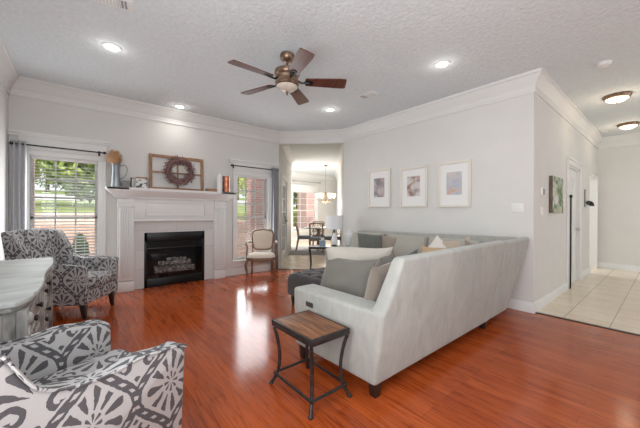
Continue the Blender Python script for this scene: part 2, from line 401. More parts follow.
# window openings in the far wall
W1 = (-.50, .225, .29, 1.97); W2 = (2.395, 3.065, .29, 1.955); FB = (.815, 1.758, 0, .885)
mb = MB()
def wall_y(mb, x0, x1, y0, y1, z1, holes):
    xs = x0
    for hx0, hx1, hz0, hz1 in sorted(holes):
        mb.box(xs, hx0, y0, y1, 0, z1)
        if hz0 > 0: mb.box(hx0, hx1, y0, y1, 0, hz0)
        if hz1 < z1: mb.box(hx0, hx1, y0, y1, hz1, z1)
        xs = hx1
    mb.box(xs, x1, y0, y1, 0, z1); return mb
struct(wall_y(MB(), XL-T, 3.34, YF, YF+T, HC, [W1, W2, FB]).build('wall_far', 'wall', smooth=False))
LW = (-.9, 1.3, .55, 2.45)
mb = MB(); mb.box(XL-T, XL, -4, LW[0], 0, HC); mb.box(XL-T, XL, LW[0], LW[1], 0, LW[2]); mb.box(XL-T, XL, LW[0], LW[1], LW[3], HC); mb.box(XL-T, XL, LW[1], YF, 0, HC)
struct(mb.build('wall_left', 'wall', smooth=False))
struct(MB().box(XP, XP+.12, YH, 4.42, 0, HC).build('wall_right', 'wall', smooth=False))
HD = (6.17, 7.08, 0, 2.03); HO = (8.16, 9.02, 0, 2.02)
struct(wall_y(MB(), XP+.12, 9.2, YH, YH+.12, HC, [HD, HO]).build('wall_hall', 'wall', smooth=False))
struct(MB().box(9.2, 9.32, -4, YH+.12, 0, HC).build('wall_hall_end', 'wall', smooth=False))
RW = (-.4, 2.8, .35, 2.65); RW2 = (5.7, 8.3, .4, 2.6)
struct(wall_y(MB(), XL-T, 9.32, -4.0, -3.88, HC, [RW, RW2]).build('wall_back', 'wall', smooth=False))
# passage room beyond the hall opening
mb = MB(); mb.box(7.6, 7.7, YH+.12, 3.7, 0, HC); mb.box(10.0, 10.1, YH, 3.7, 0, HC); mb.box(9.2, 10.0, YH, YH+.12, 0, HC); mb.box(7.6, 10.1, 3.6, 3.7, 0, HC)
struct(mb.build('wall_passage', 'wall', smooth=False))
# breakfast room
s2 = math.sqrt(.5)
UA = Vector((.63, .777)).normalized(); A1 = (DG0[0]+3.15*UA.x, DG0[1]+3.15*UA.y)
def seg_wall(mb, p, q, th, holes, z1=HC):
    # wall from p to q, thickness to the left of travel
    p, q = Vector(p), Vector(q); L = (q-p).length; d = (q-p)/L; n = Vector((-d.y, d.x))
    mm = Matrix(((d.x, n.x, 0, p.x), (d.y, n.y, 0, p.y), (0, 0, 1, 0), (0, 0, 0, 1)))
    t = MB(); wall_y(t, 0, L, 0, th, z1, holes); return mb.merge(t.bm, mm)
FD = (.55, 1.65, 0, 2.05)
struct(seg_wall(MB(), DG0, A1, .13, [FD]).build('wall_breakfast_left', 'wall', smooth=False))
BW = (7.05, 8.32, .50, 2.14)
struct(seg_wall(MB(), (A1[0], 10.3), (9.7, 10.3), .13, [(BW[0]-A1[0], BW[1]-A1[0], BW[2], BW[3])]).build('wall_breakfast_back', 'wall', smooth=False))
struct(seg_wall(MB(), A1, (A1[0], 10.3), .13, [(.3, 2.2, .35, 2.5)]).build('wall_breakfast_bay', 'wall', smooth=False))
struct(seg_wall(MB(), (9.58, 10.3), (XP+.125, 4.43), .1, []).build('wall_breakfast_right', 'wall', smooth=False))
# header over the diagonal opening
mb = MB(); sweep(mb, [DG0, DG1], [(0, 2.70), (0, HC), (-.12, HC), (-.12, 2.70)]); struct(mb.build('wall_header', 'wall', smooth=False))
# crown mouldings
CR = [(-.004, 2.715), (.016, 2.715), (.02, 2.735), (.014, 2.75), (.018, 2.80), (.03, 2.815), (.042, 2.855), (.075, 2.895), (.082, 2.915), (.098, 2.922), (.10, HC), (-.004, HC)]
mb = MB(); sweep(mb, [(XL, -3.88), (XL, YF), DG0, DG1, (XP, YH), (9.2, YH), (9.2, -3.88)], CR); struct(mb.build('trim_1', 'crown', angle=25))
mb = MB(); sweep(mb, [(DG0[0]+.1*UA.x, DG0[1]+.1*UA.y), A1, (A1[0], 10.3), (9.58, 10.3), (4.6, 4.6)], CR); struct(mb.build('trim_2', 'crown', angle=25))
BB = [(0, 0), (.018, 0), (.018, .085), (.012, .10), (.006, .125), (0, .125)]
def base(name, path): struct(sweep(MB(), path, BB).build(name, 'white', angle=25))
base('baseboard_far', [(XL, YF), (.45, YF)]); base('baseboard_far_right', [(2.16, YF), DG0])
base('baseboard_left', [(XL, -3.88), (XL, YF)])
base('baseboard_right', [DG1, (XP, YH), (6.07, YH)]); base('baseboard_hall', [(7.18, YH), (8.16, YH)])
base('baseboard_hall_end', [(9.2, YH), (9.2, -3.88)]); base('baseboard_passage', [(7.7, 3.6), (10.0, 3.6)])
base('baseboard_breakfast', [A1, (A1[0], 10.3), (9.58, 10.3), (4.6, 4.6)])
# ------------------------------------------------------------------ windows of the far wall
def window(name, x0, x1, z0, z1, y, cols, rows, cas_l, cas_r, th=T, head=True, cap=None):
    # casing in front of the wall; 'y' is the room-side wall face
    mb = MB()
    mb.box(x0-.03, x0+.006, y-.005, y+th+.004, z0, z1); mb.box(x1-.006, x1+.03, y-.005, y+th+.004, z0, z1); mb.box(x0-.03, x1+.03, y-.005, y+th+.004, z1-.006, z1+.03)
    for a, bq in ((x0-cas_l, x0), (x1, x1+cas_r)):
        mb.box(a, bq, y-.018, y, z0-.0, z1, .004); mb.box(a if a < x0 else bq-.025, a+.025 if a < x0 else bq, y-.03, y, z0, z1, .004)
    mb.box(x0-cas_l, x1+cas_r, y-.018, y, z1, z1+.075, .004)
    if head:
        mb.box(x0-cas_l, x1+cas_r, y-.026, y, z1+.075, z1+.235, .003)
        ch = cap if cap else (x0-cas_l-.03, x1+cas_r+.03)
        mb.prism([(y, z1+.235), (y-.03, z1+.235), (y-.045, z1+.262), (y-.07, z1+.275), (y-.07, z1+.292), (y, z1+.292)], 'x', ch[0], ch[1])
    fr = mb.build(name, 'trim', angle=30); struct(fr)
    sl = MB(); sl.box(x0-cas_l-.02, x1+cas_r+.02, y-.065, y+.05, z0-.03, z0, .008); sl.box(x0-cas_l, x1+cas_r, y-.016, y, z0-.12, z0-.03, .004)
    sl.build('sill', 'trim', fr)
    zm = (z0+z1)/2-.0
    gy = y+th*.62
    for nm, a, bq, yy in (('upper_sash', zm-.02, z1, gy+.02), ('lower_sash', z0, zm+.02, gy-.02)):
        sm = MB(); f = .035
        sm.box(x0, x0+f, yy-.018, yy+.018, a, bq); sm.box(x1-f, x1, yy-.018, yy+.018, a, bq); sm.box(x0, x1, yy-.018, yy+.018, a, a+f); sm.box(x0, x1, yy-.018, yy+.018, bq-f, bq)
        for k in range(1, cols):
            xx = x0+f+(x1-x0-2*f)*k/cols; sm.box(xx-.009, xx+.009, yy-.014, yy+.014, a+f, bq-f)
        for k in range(1, rows):
            zz = a+f+(bq-a-2*f)*k/rows; sm.box(x0+f, x1-f, yy-.014, yy+.014, zz-.009, zz+.009)
        sh = sm.build(nm, 'white', fr)
        MB().box(x0+f-.004, x1-f+.004, yy-.002, yy+.002, a+f-.004, bq-f+.004).build('pane', 'glass', sh)
    return fr
window('window_1', *W1, YF, 3, 3, .10, .095, cap=(XL+.002, .365))
window('window_2', *W2, YF, 3, 3, .09, .09, cap=(2.21, 3.325))
def blind(x0, x1, z0, z1, y, label):
    t = thing('window_blind', label, 'blind', ((x0+x1)/2, y, z0)); hw = (x1-x0)/2-.012; H = z1-z0
    MB().box(-hw, hw, -.022, .022, H-.045, H-.003, .004).build('head_rail', 'white', t)
    mb = MB(); n = int((H-.09)/.043)
    for k in range(n):
        z = .055+k*.043; mb.box(-hw, hw, -.0225, .0225, -.0012, .0012, mat=Matrix.Translation((0, 0, z)) @ Matrix.Rotation(math.radians(13), 4, 'X'))
    for x in (-hw*.6, hw*.6): mb.box(x-.002, x+.002, -.024, -.0225, .02, H-.04)
    mb.build('slats', 'white', t, smooth=False)
    MB().box(-hw, hw, -.02, .02, .012, .03, .004).build('bottom_rail', 'white', t)
blind(W1[0], W1[1], W1[2], W1[3], YF+.035, 'white horizontal blind, slats open, in the left window by the armchair')
blind(W2[0], W2[1], W2[2], W2[3], YF+.035, 'white horizontal blind, slats open, in the window behind the small French chair')
# unseen windows behind the camera, put in to let daylight enter
for i, (a, bq, z0, z1) in enumerate((RW, RW2)):
    mb = MB(); yw = -3.94
    for x in (a, (a+bq)/2, bq): mb.box(x-.03, x+.03, yw-.04, yw+.04, z0, z1)
    for z in (z0, z1): mb.box(a, bq, yw-.04, yw+.04, z-.03, z+.03)
    struct(mb.build('window_%d' % (i+3), 'white'))
mb = MB()
for yq in (LW[0], (LW[0]+LW[1])/2, LW[1]): mb.box(XL-.12, XL-.06, yq-.03, yq+.03, LW[2], LW[3])
for z in (LW[2], LW[3]): mb.box(XL-.12, XL-.06, LW[0], LW[1], z-.03, z+.03)
struct(mb.build('window_5', 'white'))  # unseen left window, placed to light the room from that side
# curtains and rods
def rod(x0, x1, y, z, label, group=None):
    t = thing('curtain_rod', label, 'curtain rod', ((x0+x1)/2, y, z)); h = (x1-x0)/2
    MB().tube([(-h, 0, 0), (h, 0, 0)], .0095, 10).build('pole', 'black', t)
    for sx in (-1, 1):
        MB().ell((sx*(h+.012), 0, 0), (.022, .02, .02)).build('finial', 'black', t)
        MB().tube([(sx*(h-.05), 0, 0), (sx*(h-.05), YF-y-.03, 0)], .006, 8).box(sx*(h-.05)-.012, sx*(h-.05)+.012, YF-y-.035, YF-y-.027, -.04, .03).build('bracket', 'black', t)
rod(-.64, .285, 5.32, 2.083, 'black curtain rod over the left window')
rod(2.25, 3.24, 5.32, 2.115, 'black curtain rod over the window right of the fireplace')
def curtain(x0, x1, z1, mat, label, n=4):
    t = thing('curtain', label, 'curtain', ((x0+x1)/2, 5.32, .02)); h = (x1-x0)/2
    def fn(u, v): return (-h+2*h*u, .03*math.sin(u*2*PI*n)*(1-.15*v)+.008*math.sin(u*9+v*5), v*(z1-.02))
    mb = MB().grid(fn, n*14, 12); o = mb.build('fabric_panel', mat, t)
    md = o.modifiers.new('t', 'SOLIDIFY'); md.thickness = .004
    mb = MB()
    for k in range(n*2): 
        x = -h+2*h*(k+.5)/(n*2)
        mb.tube([(x+.002, .02*math.cos(q), z1-.035-.02+.02*math.sin(q)+.0) for q in [2*PI*i/12 for i in range(12)]], .003, 6, closed=True)
    mb.build('grommet_rings', 'nickel', t)
curtain(-.665, -.515, 2.125, 'curtain_pale', 'pale grey curtain panel at the left side of the left window', 3)
curtain(3.10, 3.27, 2.155, 'curtain', 'grey curtain panel beside the breakfast room opening', 3)

# ------------------------------------------------------------------ fireplace
t = thing('fireplace', 'white fluted fireplace with wide mantel and black firebox', 'fireplace', (1.292, YF, 0)); t.scale = (1, 1, 1.022)
def FX(x): return x-1.292
for sx in (-1, 1):
    c = sx*.73; mb = MB(); w_ = .105
    mb.box(c-w_, c+w_, -.115, 0, .16, 1.30, .003)
    n = 6
    for k in range(n):
        x = c-w_+.02+(2*w_-.04)*(k+.5)/n; mb.box(x-.0105, x+.0105, -.128, -.11, .22, 1.24, .006, 2)
    mb.box(c-w_-.004, c+w_+.004, -.122, 0, 0, .15, .005)
    mb.box(c-w_-.008, c+w_+.008, -.128, 0, 1.26, 1.31, .006); mb.box(c-w_-.0, c+w_+.0, -.12, 0, 1.31, 1.40, .003)
    mb.build('pilaster', 'trim', t)
mb = MB(); mb.box(-.63, .63, -.085, 0, 1.06, 1.42, .003); mb.box(-.63, .63, -.10, -.08, 1.045, 1.075, .006)
mb.build('frieze', 'trim', t)
mb = MB()
for (a, bq, c_, d_) in ((-.47, .47, 1.335, 1.355), (-.47, .47, 1.13, 1.15)): mb.box(a, bq, -.102, -.08, c_, d_, .006)
for x in (-.47, .45): mb.box(x, x+.02, -.102, -.08, 1.13, 1.355, .006)
mb.build('frieze_panel', 'trim', t)
MP = [(-.0, 1.40), (-.135, 1.40), (-.14, 1.425), (-.165, 1.44), (-.20, 1.485), (-.225, 1.505), (-.235, 1.52), (-.235, 1.555), (0, 1.555)]
mb = MB(); bm = mb.bm; rings = []
for sgn, ext in ((-1, 1), (1, 1)):
    rings.append([bm.verts.new((sgn*(.73+.105-.095 + max(.0, -p[0])), p[0], p[1])) for p in MP])
A, B = rings
for k in range(len(MP)): bm.faces.new((A[k], A[(k+1) % len(MP)], B[(k+1) % len(MP)], B[k]))
bm.faces.new(A); bm.faces.new(B[::-1])
# returns of the shelf at both ends
for sgn in (-1, 1):
    mb.box(min(sgn*.70, sgn*.985), max(sgn*.70, sgn*.985), -.235, 0, 1.52, 1.555, .004)
    mb.hexa([(sgn*.70, 0, 1.40), (sgn*.855, 0, 1.40), (sgn*.855, -.135, 1.40), (sgn*.70, -.135, 1.40)], [(sgn*.70, 0, 1.52), (sgn*.975, 0, 1.52), (sgn*.975, -.225, 1.52), (sgn*.70, -.225, 1.52)])
bmesh.ops.recalc_face_normals(mb.bm, faces=mb.bm.faces[:])
mb.build('mantel_shelf', 'trim', t, angle=25)
mb = MB(); mb.box(-.63, FX(FB[0]), -.045, 0, 0, 1.06); mb.box(FX(FB[1]), .63, -.045, 0, 0, 1.06); mb.box(FX(FB[0]), FX(FB[1]), -.045, 0, .865, 1.06)
mb.build('tile_surround', 'surround', t, uv=True)
mb = MB(); fx0, fx1 = FX(FB[0])+.004, FX(FB[1])-.004
mb.box(fx0, fx0+.035, -.06, -.01, 0, .866, .003); mb.box(fx1-.035, fx1, -.06, -.01, 0, .866, .003); mb.box(fx0, fx1, -.06, -.01, .725, .866, .003); mb.box(fx0, fx1, -.06, -.01, 0, .13, .003)
mb.build('firebox_frame', 'black', t)
mb = MB()
for k in range(4): mb.box(fx0+.04, fx1-.04, -.052, -.03, .635+k*.022, .647+k*.022, mat=None)
mb.box(fx0+.03, fx1-.03, -.055, -.04, .60, .625, .003)
mb.build('louver', 'black', t)
MB().box(fx0+.035, fx1-.035, -.032, -.029, .13, .60).build('firebox_glass', 'glass', t)
mb = MB(); mb.box(fx0, fx1, .42, .44, 0, .8); mb.hexa([(fx0, -.01, .1), (fx0, .42, .1), (fx0+.01, .42, .1), (fx0+.01, -.01, .1)], [(fx0, -.01, .8), (fx0, .42, .8), (fx0+.01, .42, .8), (fx0+.01, -.01, .8)])
mb.box(fx1-.01, fx1, -.01, .42, .1, .8); mb.box(fx0, fx1, -.01, .44, .78, .8); mb.box(fx0, fx1, -.01, .44, .10, .12)
mb.build('firebox_liner', 'black_matte', t)
mb = MB()
for x in (-.26, -.1, .1, .26): mb.tube([(x, .02, .135), (x, .03, .19), (x, .3, .19)], .008, 8)
mb.tube([(-.33, .05, .185), (.33, .05, .185)], .008, 8); mb.build('log_grate', 'black', t)
for (x0, y0, z0, x1, y1, z1, r) in ((-.31, .08, .235, .06, .12, .24, .052), (.02, .09, .235, .33, .07, .235, .055), (-.29, .22, .24, .3, .23, .25, .06), (-.24, .15, .335, .1, .10, .325, .042), (.0, .14, .33, .28, .16, .33, .045), (-.1, .2, .39, .2, .13, .385, .03)):
    pts = [Vector((x0, y0, z0)).lerp(Vector((x1, y1, z1)), k/6)+Vector((0, random.uniform(-.008, .008), random.uniform(-.008, .008))) for k in range(7)]
    MB().tube(pts, [r*(.85+.25*random.random()) for _ in pts], 10).build('gas_log', 'log', t)
# ------------------------------------------------------------------ things on the mantel
MZ = 1.5897
t = thing('pitcher', 'galvanized metal pitcher holding dried grass at the left end of the mantel', 'pitcher', (.43, 5.30, MZ))
MB().lathe([(.060, 0), (.062, .01), (.060, .04), (.054, .14), (.046, .25), (.05, .30), (.062, .345), (.058, .345), (.046, .30), (.04, .25), (.04, .02)], 24).build('body', 'galv', t)
MB().tube(spline([(.05, -.012, .315), (.11, -.02, .335), (.14, -.03, .27), (.11, -.02, .17), (.052, -.01, .12)]), .006, 8).build('handle', 'galv', t)
MB().hexa([(-.06, -.02, .31), (-.06, .02, .31), (-.05, .02, .31), (-.05, -.02, .31)], [(-.09, -.006, .352), (-.09, .006, .352), (-.055, .03, .345), (-.055, -.03, .345)]).build('spout', 'galv', t)
t = thing('dried_grass_bunch', 'bunch of fluffy tan dried grass standing in the metal pitcher', 'dried grass', (.43, 5.30, MZ+.09))
mb = MB()
for k in range(14):
    a = random.uniform(0, 2*PI); r = random.uniform(.005, .03); mb.tube([(0, 0, 0), (r*math.cos(a), r*math.sin(a), .25)], .002, 5)
mb.build('stems', 'pampas', t)
mb = MB()
for k in range(900):
    a = random.uniform(0, 2*PI); el = random.random(); z = .235+.19*el; R = .095*math.sin(PI*(.12+.8*el))**.7
    p = Vector((R*math.cos(a)*random.uniform(.4, 1)-.02, R*math.sin(a)*random.uniform(.4, 1), z)); q = p+Vector((math.cos(a)*.03, math.sin(a)*.03, random.uniform(.01, .05)))
    s_ = Vector((-math.sin(a), math.cos(a), 0))*.005; mb.quad(p-s_, p+s_, q+s_*.3, q-s_*.3)
for k in range(5):
    a = k*1.256; mb.ell((.025*math.cos(a)-.02, .025*math.sin(a), .30), (.034, .034, .075), 8)
mb.build('plumes', 'pampas', t)
t = thing('wire_basket', 'small dark grey wire box beside the pitcher on the mantel', 'box', (.56, 5.31, MZ))
mb = MB()
for z in (.004, .035, .065, .09):
    mb.tube([(-.055, -.04, z), (.055, -.04, z), (.055, .04, z), (-.055, .04, z)], .0025, 6, closed=True)
for k in range(9):
    x = -.055+.11*k/8
    for yq in (-.04, .04): mb.tube([(x, yq, 0), (x, yq, .09)], .002, 5)
mb.box(-.054, .054, -.039, .039, 0, .075, .003); mb.build('wire_frame', 'grey_plastic', t)
MB().tube([(-.055, 0, .09), (-.05, 0, .10), (.05, 0, .10), (.055, 0, .09)], .003, 6).build('handle', 'black', t)
t = thing('framed_picture', 'slim dark upright frame edge-on between wire box and cow print on the mantel', 'picture frame', (.64, 5.32, MZ), math.radians(68))
MB().box(-.06, .06, -.008, .008, 0, .155, .002).build('frame', 'black', t); MB().box(-.048, .048, -.0095, -.008, .012, .143).build('print', 'mat_board', t)
mt = M['cow'] = newmat('cow_print', (.8, .78, .75), .6); nt, b = nodes(mt)
f = noise(nt, coord(nt, 'Object'), 22, 2, .5, .4); nt.links.new(ramp(nt, f, [(.44, (.06, .055, .055)), (.50, (.72, .70, .68))]), b.inputs['Base Color'])
t = thing('picture_block', 'small black and white animal print block leaning on the mantel', 'picture', (.76, 5.30, MZ), 0, rot=(math.radians(-8), 0, math.radians(-8)))
MB().box(-.075, .075, -.012, .012, 0, .155, .002).build('print', 'cow', t); MB().box(-.08, .08, -.015, .015, .155, .178, .003).build('top_strip', 'frame_wood', t)
# old window sash with wreath
t = thing('window_frame_decor', 'old wooden six pane window frame leaning on the wall over the mantel', 'window frame', (1.31, 5.395, MZ), rot=(math.radians(-3), 0, 0))
mb = MB(); fwid, fh, ft = .43, .585, .035
mb.box(-fwid, -fwid+.045, -ft/2, ft/2, 0, fh, .004); mb.box(fwid-.045, fwid, -ft/2, ft/2, 0, fh, .004); mb.box(-fwid+.045, fwid-.045, -ft/2, ft/2, 0, .04, .004); mb.box(-fwid+.045, fwid-.045, -ft/2, ft/2, fh-.05, fh, .004)
mb.build('outer_frame', 'frame_wood', t)
MB().box(-fwid+.045, fwid-.045, -.012, .012, fh*.48, fh*.48+.025, .002).build('crossbar', 'frame_wood', t)
MB().box(-.012, .012, -.0125, .0125, .04, fh-.05, .002).build('center_bar', 'frame_wood', t)
t = thing('wreath', 'round dusky purple leaf wreath hung on the old window frame', 'wreath', (1.325, 5.335, MZ+.325))
mb = MB(); R = .185
mb.tube([(R*math.cos(q), 0, R*math.sin(q)) for q in [2*PI*k/24 for k in range(24)]], .035, 8, closed=True); mb.build('ring', 'wreath', t)
mb = MB()
for k in range(1300):
    a = random.uniform(0, 2*PI); bq = random.uniform(0, 2*PI); rr = random.uniform(.02, .068)
    base_ = Vector(((R+rr*math.cos(bq))*math.cos(a), -abs(rr*math.sin(bq))*.9+.01, (R+rr*math.cos(bq))*math.sin(a)))
    dd = Vector((random.gauss(0, 1), random.gauss(-.3, .6), random.gauss(0, 1))).normalized(); sd = dd.orthogonal().normalized()*.010
    p = base_; q = p+dd*.034; mid = p+dd*.017
    mb.quad(p, mid+sd, q, mid-sd)
mb.build('leaves', 'wreath', t)
t = tag(MB().box(-.14, .12, -.05, .05, 0, .055, .004).build('wood_block', 'frame_wood'), 'flat brown wooden block beside the white jar on the mantel', 'wood block'); t.location = (1.90, 5.31, MZ)
t = tag(MB().lathe([(.047, 0), (.05, .01), (.05, .25), (.045, .285), (.03, .31), (.024, .325), (.024, .34), (.018, .34)], 24).build('white_jar', 'ceramic'), 'tall plain white jar near the right end of the mantel', 'jar'); t.location = (1.985, 5.27, MZ)
t = tag(MB().lathe([(.05, 0), (.064, .012), (.066, .03), (.062, .06), (.064, .12), (.066, .17), (.062, .22), (.067, .285), (.07, .295), (.06, .295), (.055, .22), (.055, .02)], 24).build('copper_vase', 'copper'), 'hammered copper vase at the right end of the mantel', 'vase'); t.location = (2.11, 5.27, MZ)
# ------------------------------------------------------------------ pictures, switches
def watercolor(name, seed, bgc, cols):
    mt = newmat(name, bgc, .6); nt, b = nodes(mt)
    v = coord(nt, 'Object', (1, 1, 1), (0, 0, 0), (seed*3.1, seed, seed*1.7))
    c = bgc
    for k, (col, sc, lo, hi) in enumerate(cols):
        vv = coord(nt, 'Object', (1, 1, 1), (0, 0, 0), (seed*3.1+k*7, seed, seed*1.7+k*5))
        f = noise(nt, vv, sc, 3, .55, .8); fr = ramp(nt, f, [(lo, (0, 0, 0)), (hi, (1, 1, 1))]); c = mix(nt, fr, c, col)
    nt.links.new(c, b.inputs['Base Color']); return mt
def wall_frame(y0, y1, z0, z1, art, label):
    cy, h, w_ = (y0+y1)/2, z1-z0, (y1-y0)/2
    t = thing('framed_picture', label, 'picture', (XP, cy, z0), group=None)
    mb = MB(); f = .035
    for a in (-w_, w_-f): mb.box(-.035, -.004, a, a+f, 0, h, .003)
    for z in (0, h-f): mb.box(-.035, -.004, -w_+f, w_-f, z, z+f, .003)
    mb.build('frame', 'frame_cream', t)
    MB().box(-.014, -.004, -w_+f, w_-f, f, h-f).build('mat', 'mat_board', t)
    MB().box(-.0165, -.014, -w_*.47, w_*.47, h*.27, h*.77).build('print', art, t)
a1 = watercolor('watercolor_grey_pink', 1, (.50, .44, .43), [((.24, .22, .24), 5, .42, .62), ((.58, .42, .42), 4, .5, .7)])
a2 = watercolor('watercolor_rust', 2.3, (.62, .58, .55), [((.30, .14, .08), 5, .48, .62), ((.55, .34, .26), 4, .48, .64), ((.25, .26, .30), 6, .55, .7)])
a3 = watercolor('watercolor_blue', 4.1, (.60, .55, .53), [((.42, .46, .54), 4, .45, .65), ((.62, .38, .26), 4, .52, .68)])
wall_frame(3.205, 3.72, 1.325, 2.03, a1, 'cream framed grey and pink watercolor, the one nearest the breakfast opening')
wall_frame(2.485, 3.0, 1.325, 1.99, a2, 'cream framed watercolor with a rust brown patch, middle one of three')
wall_frame(1.815, 2.305, 1.315, 1.995, a3, 'cream framed pale blue and peach watercolor, nearest the light switch')
def switch(loc, rz, label, gangs=2, toggles=True):
    t = thing('light_switch', label, 'light switch', loc, rz); w_ = .024+.023*gangs
    MB().box(-w_, w_, -.006, 0, -.058, .058, .003).build('plate', 'plate', t)
    for k in range(gangs):
        x = (k-(gangs-1)/2)*.046; MB().box(x-.006, x+.006, -.018, -.005, -.006, .012, .002).build('toggle', 'plate', t)
switch((XP, 1.25, 1.297), -PI/2, 'white double switch plate on the wall right of the pictures')
switch((5.87, YH, 1.40), 0, 'white double switch plate between the hall painting and the hall door')
switch((4.66, YH, 1.26), 0, 'narrow white single switch below the thermostat', 1)
t = thing('thermostat', 'small grey thermostat on the hall wall left of the green painting', 'thermostat', (4.65, YH, 1.46))
MB().box(-.06, .06, -.025, 0, 0, .10, .006).build('body', 'plate', t); MB().box(-.04, .05, -.027, -.024, .01, .09, .002).build('screen', 'grey_plastic', t)
ag = watercolor('green_landscape', 6, (.50, .52, .40), [((.07, .16, .05), 6, .42, .58), ((.62, .66, .66), 4, .52, .66), ((.30, .20, .10), 9, .56, .7)])
t = thing('canvas_painting', 'unframed green landscape canvas on the hall wall', 'painting', (5.325, YH, 1.235))
MB().box(-.31, .31, -.04, -.003, 0, .515, .003).build('canvas', ag, t)
MB().box(-.312, -.308, -.041, -.003, 0, .515).build('canvas_edge', 'bark', t)
# hall door
t = MB()
for a, bq in ((HD[0]-.10, HD[0]), (HD[1], HD[1]+.10)): t.box(a, bq, YH-.02, YH+.0, 0, HD[3], .005)
t.box(HD[0]-.10, HD[1]+.10, YH-.02, YH, HD[3], HD[3]+.10, .005); t.box(HD[0]-.12, HD[1]+.12, YH-.035, YH, HD[3]+.09, HD[3]+.12, .005)
for a, bq in ((HD[0], HD[0]+.03), (HD[1]-.03, HD[1])): t.box(a, bq, YH, YH+.12, 0, HD[3])
t.box(HD[0], HD[1], YH, YH+.12, HD[3]-.03, HD[3])
dr = struct(t.build('door_1', 'white', angle=30))
mb = MB(); x0, x1 = HD[0]+.032, HD[1]-.032; mb.box(x0, x1, YH+.03, YH+.07, .005, HD[3]-.032)
for (a, bq, c_, d_) in ((.06, .38, .2, .9), (.46, .78, .2, .9), (.06, .38, 1.02, 1.85), (.46, .78, 1.02, 1.85)): mb.box(x0+a, x0+bq, YH+.022, YH+.03, c_, d_, .006)
lf = mb.build('leaf', 'white', dr)
MB().ell((x1-.07, YH-.01, .95), (.028, .028, .028)).tube([(x1-.07, YH+.03, .95), (x1-.07, YH-.01, .95)], .01).build('door_knob', 'nickel', lf)
t = thing('dark_pole', 'thin dark pole standing upright against the white hall door casing', 'pole', (6.215, YH-.03, 0))
MB().tube([(0, 0, 0), (0, 0, 1.5)], .012, 10).build('shaft', 'black', t); MB().ell((0, 0, 1.51), (.03, .025, .03)).build('top_knob', 'black', t)
t = thing('wall_hook', 'dark scrolled metal hook rack on the wall past the hall door', 'hook rack', (7.72, YH, 1.36))
MB().box(-.16, -.12, -.02, 0, 0, .34, .003).build('back_plate', 'grey_plastic', t)
for k in range(3):
    MB().tube(spline([(-.12+k*.13, -.01, .10), (-.10+k*.13, -.06, .05), (-.05+k*.13, -.09, .03), (-.0+k*.13, -.07, .09), (.0+k*.13, -.03, .12)], 6), .012, 8).build('hook', 'black', t)
mb = MB(); mb.box(-.16, .24, -.014, 0, .09, .13, .003); mb.build('rail', 'grey_plastic', t)
# casing of the hall passage
t = MB()
t.box(HO[1], HO[1]+.07, YH-.02, YH, 0, HO[3]+.0, .004); t.box(HO[0], HO[1]+.07, YH-.02, YH, HO[3], HO[3]+.05, .004)
struct(t.build('trim_3', 'white'))

# ------------------------------------------------------------------ ceiling fixtures
def recessed(x, y, label, lit=True):
    t = thing('recessed_light', label, 'ceiling light', (x, y, HC), group=None)
    MB().lathe([(.058, -.002), (.060, -.012), (.085, -.008), (.09, 0), (.058, 0), (.058, -.002)], 28, cap=False).build('trim_ring', 'white', t)
    MB().lathe([(0, -.010), (.045, -.009), (.058, -.004), (.058, 0), (0, 0)], 24).build('lens', 'lens', t)
    light('downlight_glow', 'POINT', (x, y, HC-.085), 1.0, (1, .97, .92), .03)
    if lit: light('downlight', 'SPOT', (x, y, HC-.03), REC_W, (1, .95, .88), .06, (0, 0, -1), spot_size=math.radians(150), spot_blend=.9)
recessed(.267, 3.766, 'round recessed ceiling light nearest the ceiling vent at left')
recessed(1.273, 5.15, 'small round recessed ceiling light above the fireplace mantel')
recessed(3.244, 1.704, 'round recessed ceiling light above the sofa right of the fan')
recessed(3.246, 3.662, 'round recessed ceiling light between the fan and the breakfast opening')
for x, y in ((.3, .4), (1.8, -.9), (3.2, -.6)): light('rear_fill_spot', 'SPOT', (x, y, HC-.03), REC_W*1.2, (1, .95, .88), .08, (0, 0, -1), spot_size=math.radians(150), spot_blend=.9)  # unseen spots without fixtures, added to light the room behind the camera
def vent(x, y, w_, d_, rz, label):
    t = thing('ceiling_vent', label, 'vent', (x, y, HC), rz)
    mb = MB(); mb.box(-w_/2, w_/2, -d_/2, d_/2, -.006, 0, .002); mb.build('frame', 'white', t)
    mb = MB(); n = max(4, int(w_/.03))
    for k in range(n):
        xx = -w_/2+.03+(w_-.06)*(k+.5)/n; mb.box(-.002, .002, -d_/2+.025, d_/2-.025, -.010, .006, mat=Matrix.Translation((xx, 0, -.006)) @ Matrix.Rotation(.6, 4, 'Y'))
    mb.build('louvers', 'white', t)
    MB().box(w_/2-.10, w_/2-.045, -d_/2+.025, d_/2-.025, -.0085, -.005).build('damper_gap', 'grey_plastic', t)
vent(.21, 2.94, .30, .15, math.radians(-11), 'white louvered ceiling vent at the top left of the room')
vent(3.271, 2.85, .30, .16, PI/2, 'small white ceiling vent above the sofa, between recessed lights')
vent(8.45, .90, .22, .10, 0, 'tiny ceiling vent at the far end of the hall')
t = thing('smoke_detector', 'round white smoke detector on the hall ceiling', 'smoke detector', (4.636, .497, HC))
MB().lathe([(0, -.04), (.045, -.04), (.06, -.03), (.065, -.012), (.065, 0), (0, 0)], 28).build('cover', 'white', t); MB().lathe([(0, -.012), (.072, -.012), (.074, 0), (0, 0)], 28).build('base', 'white', t)
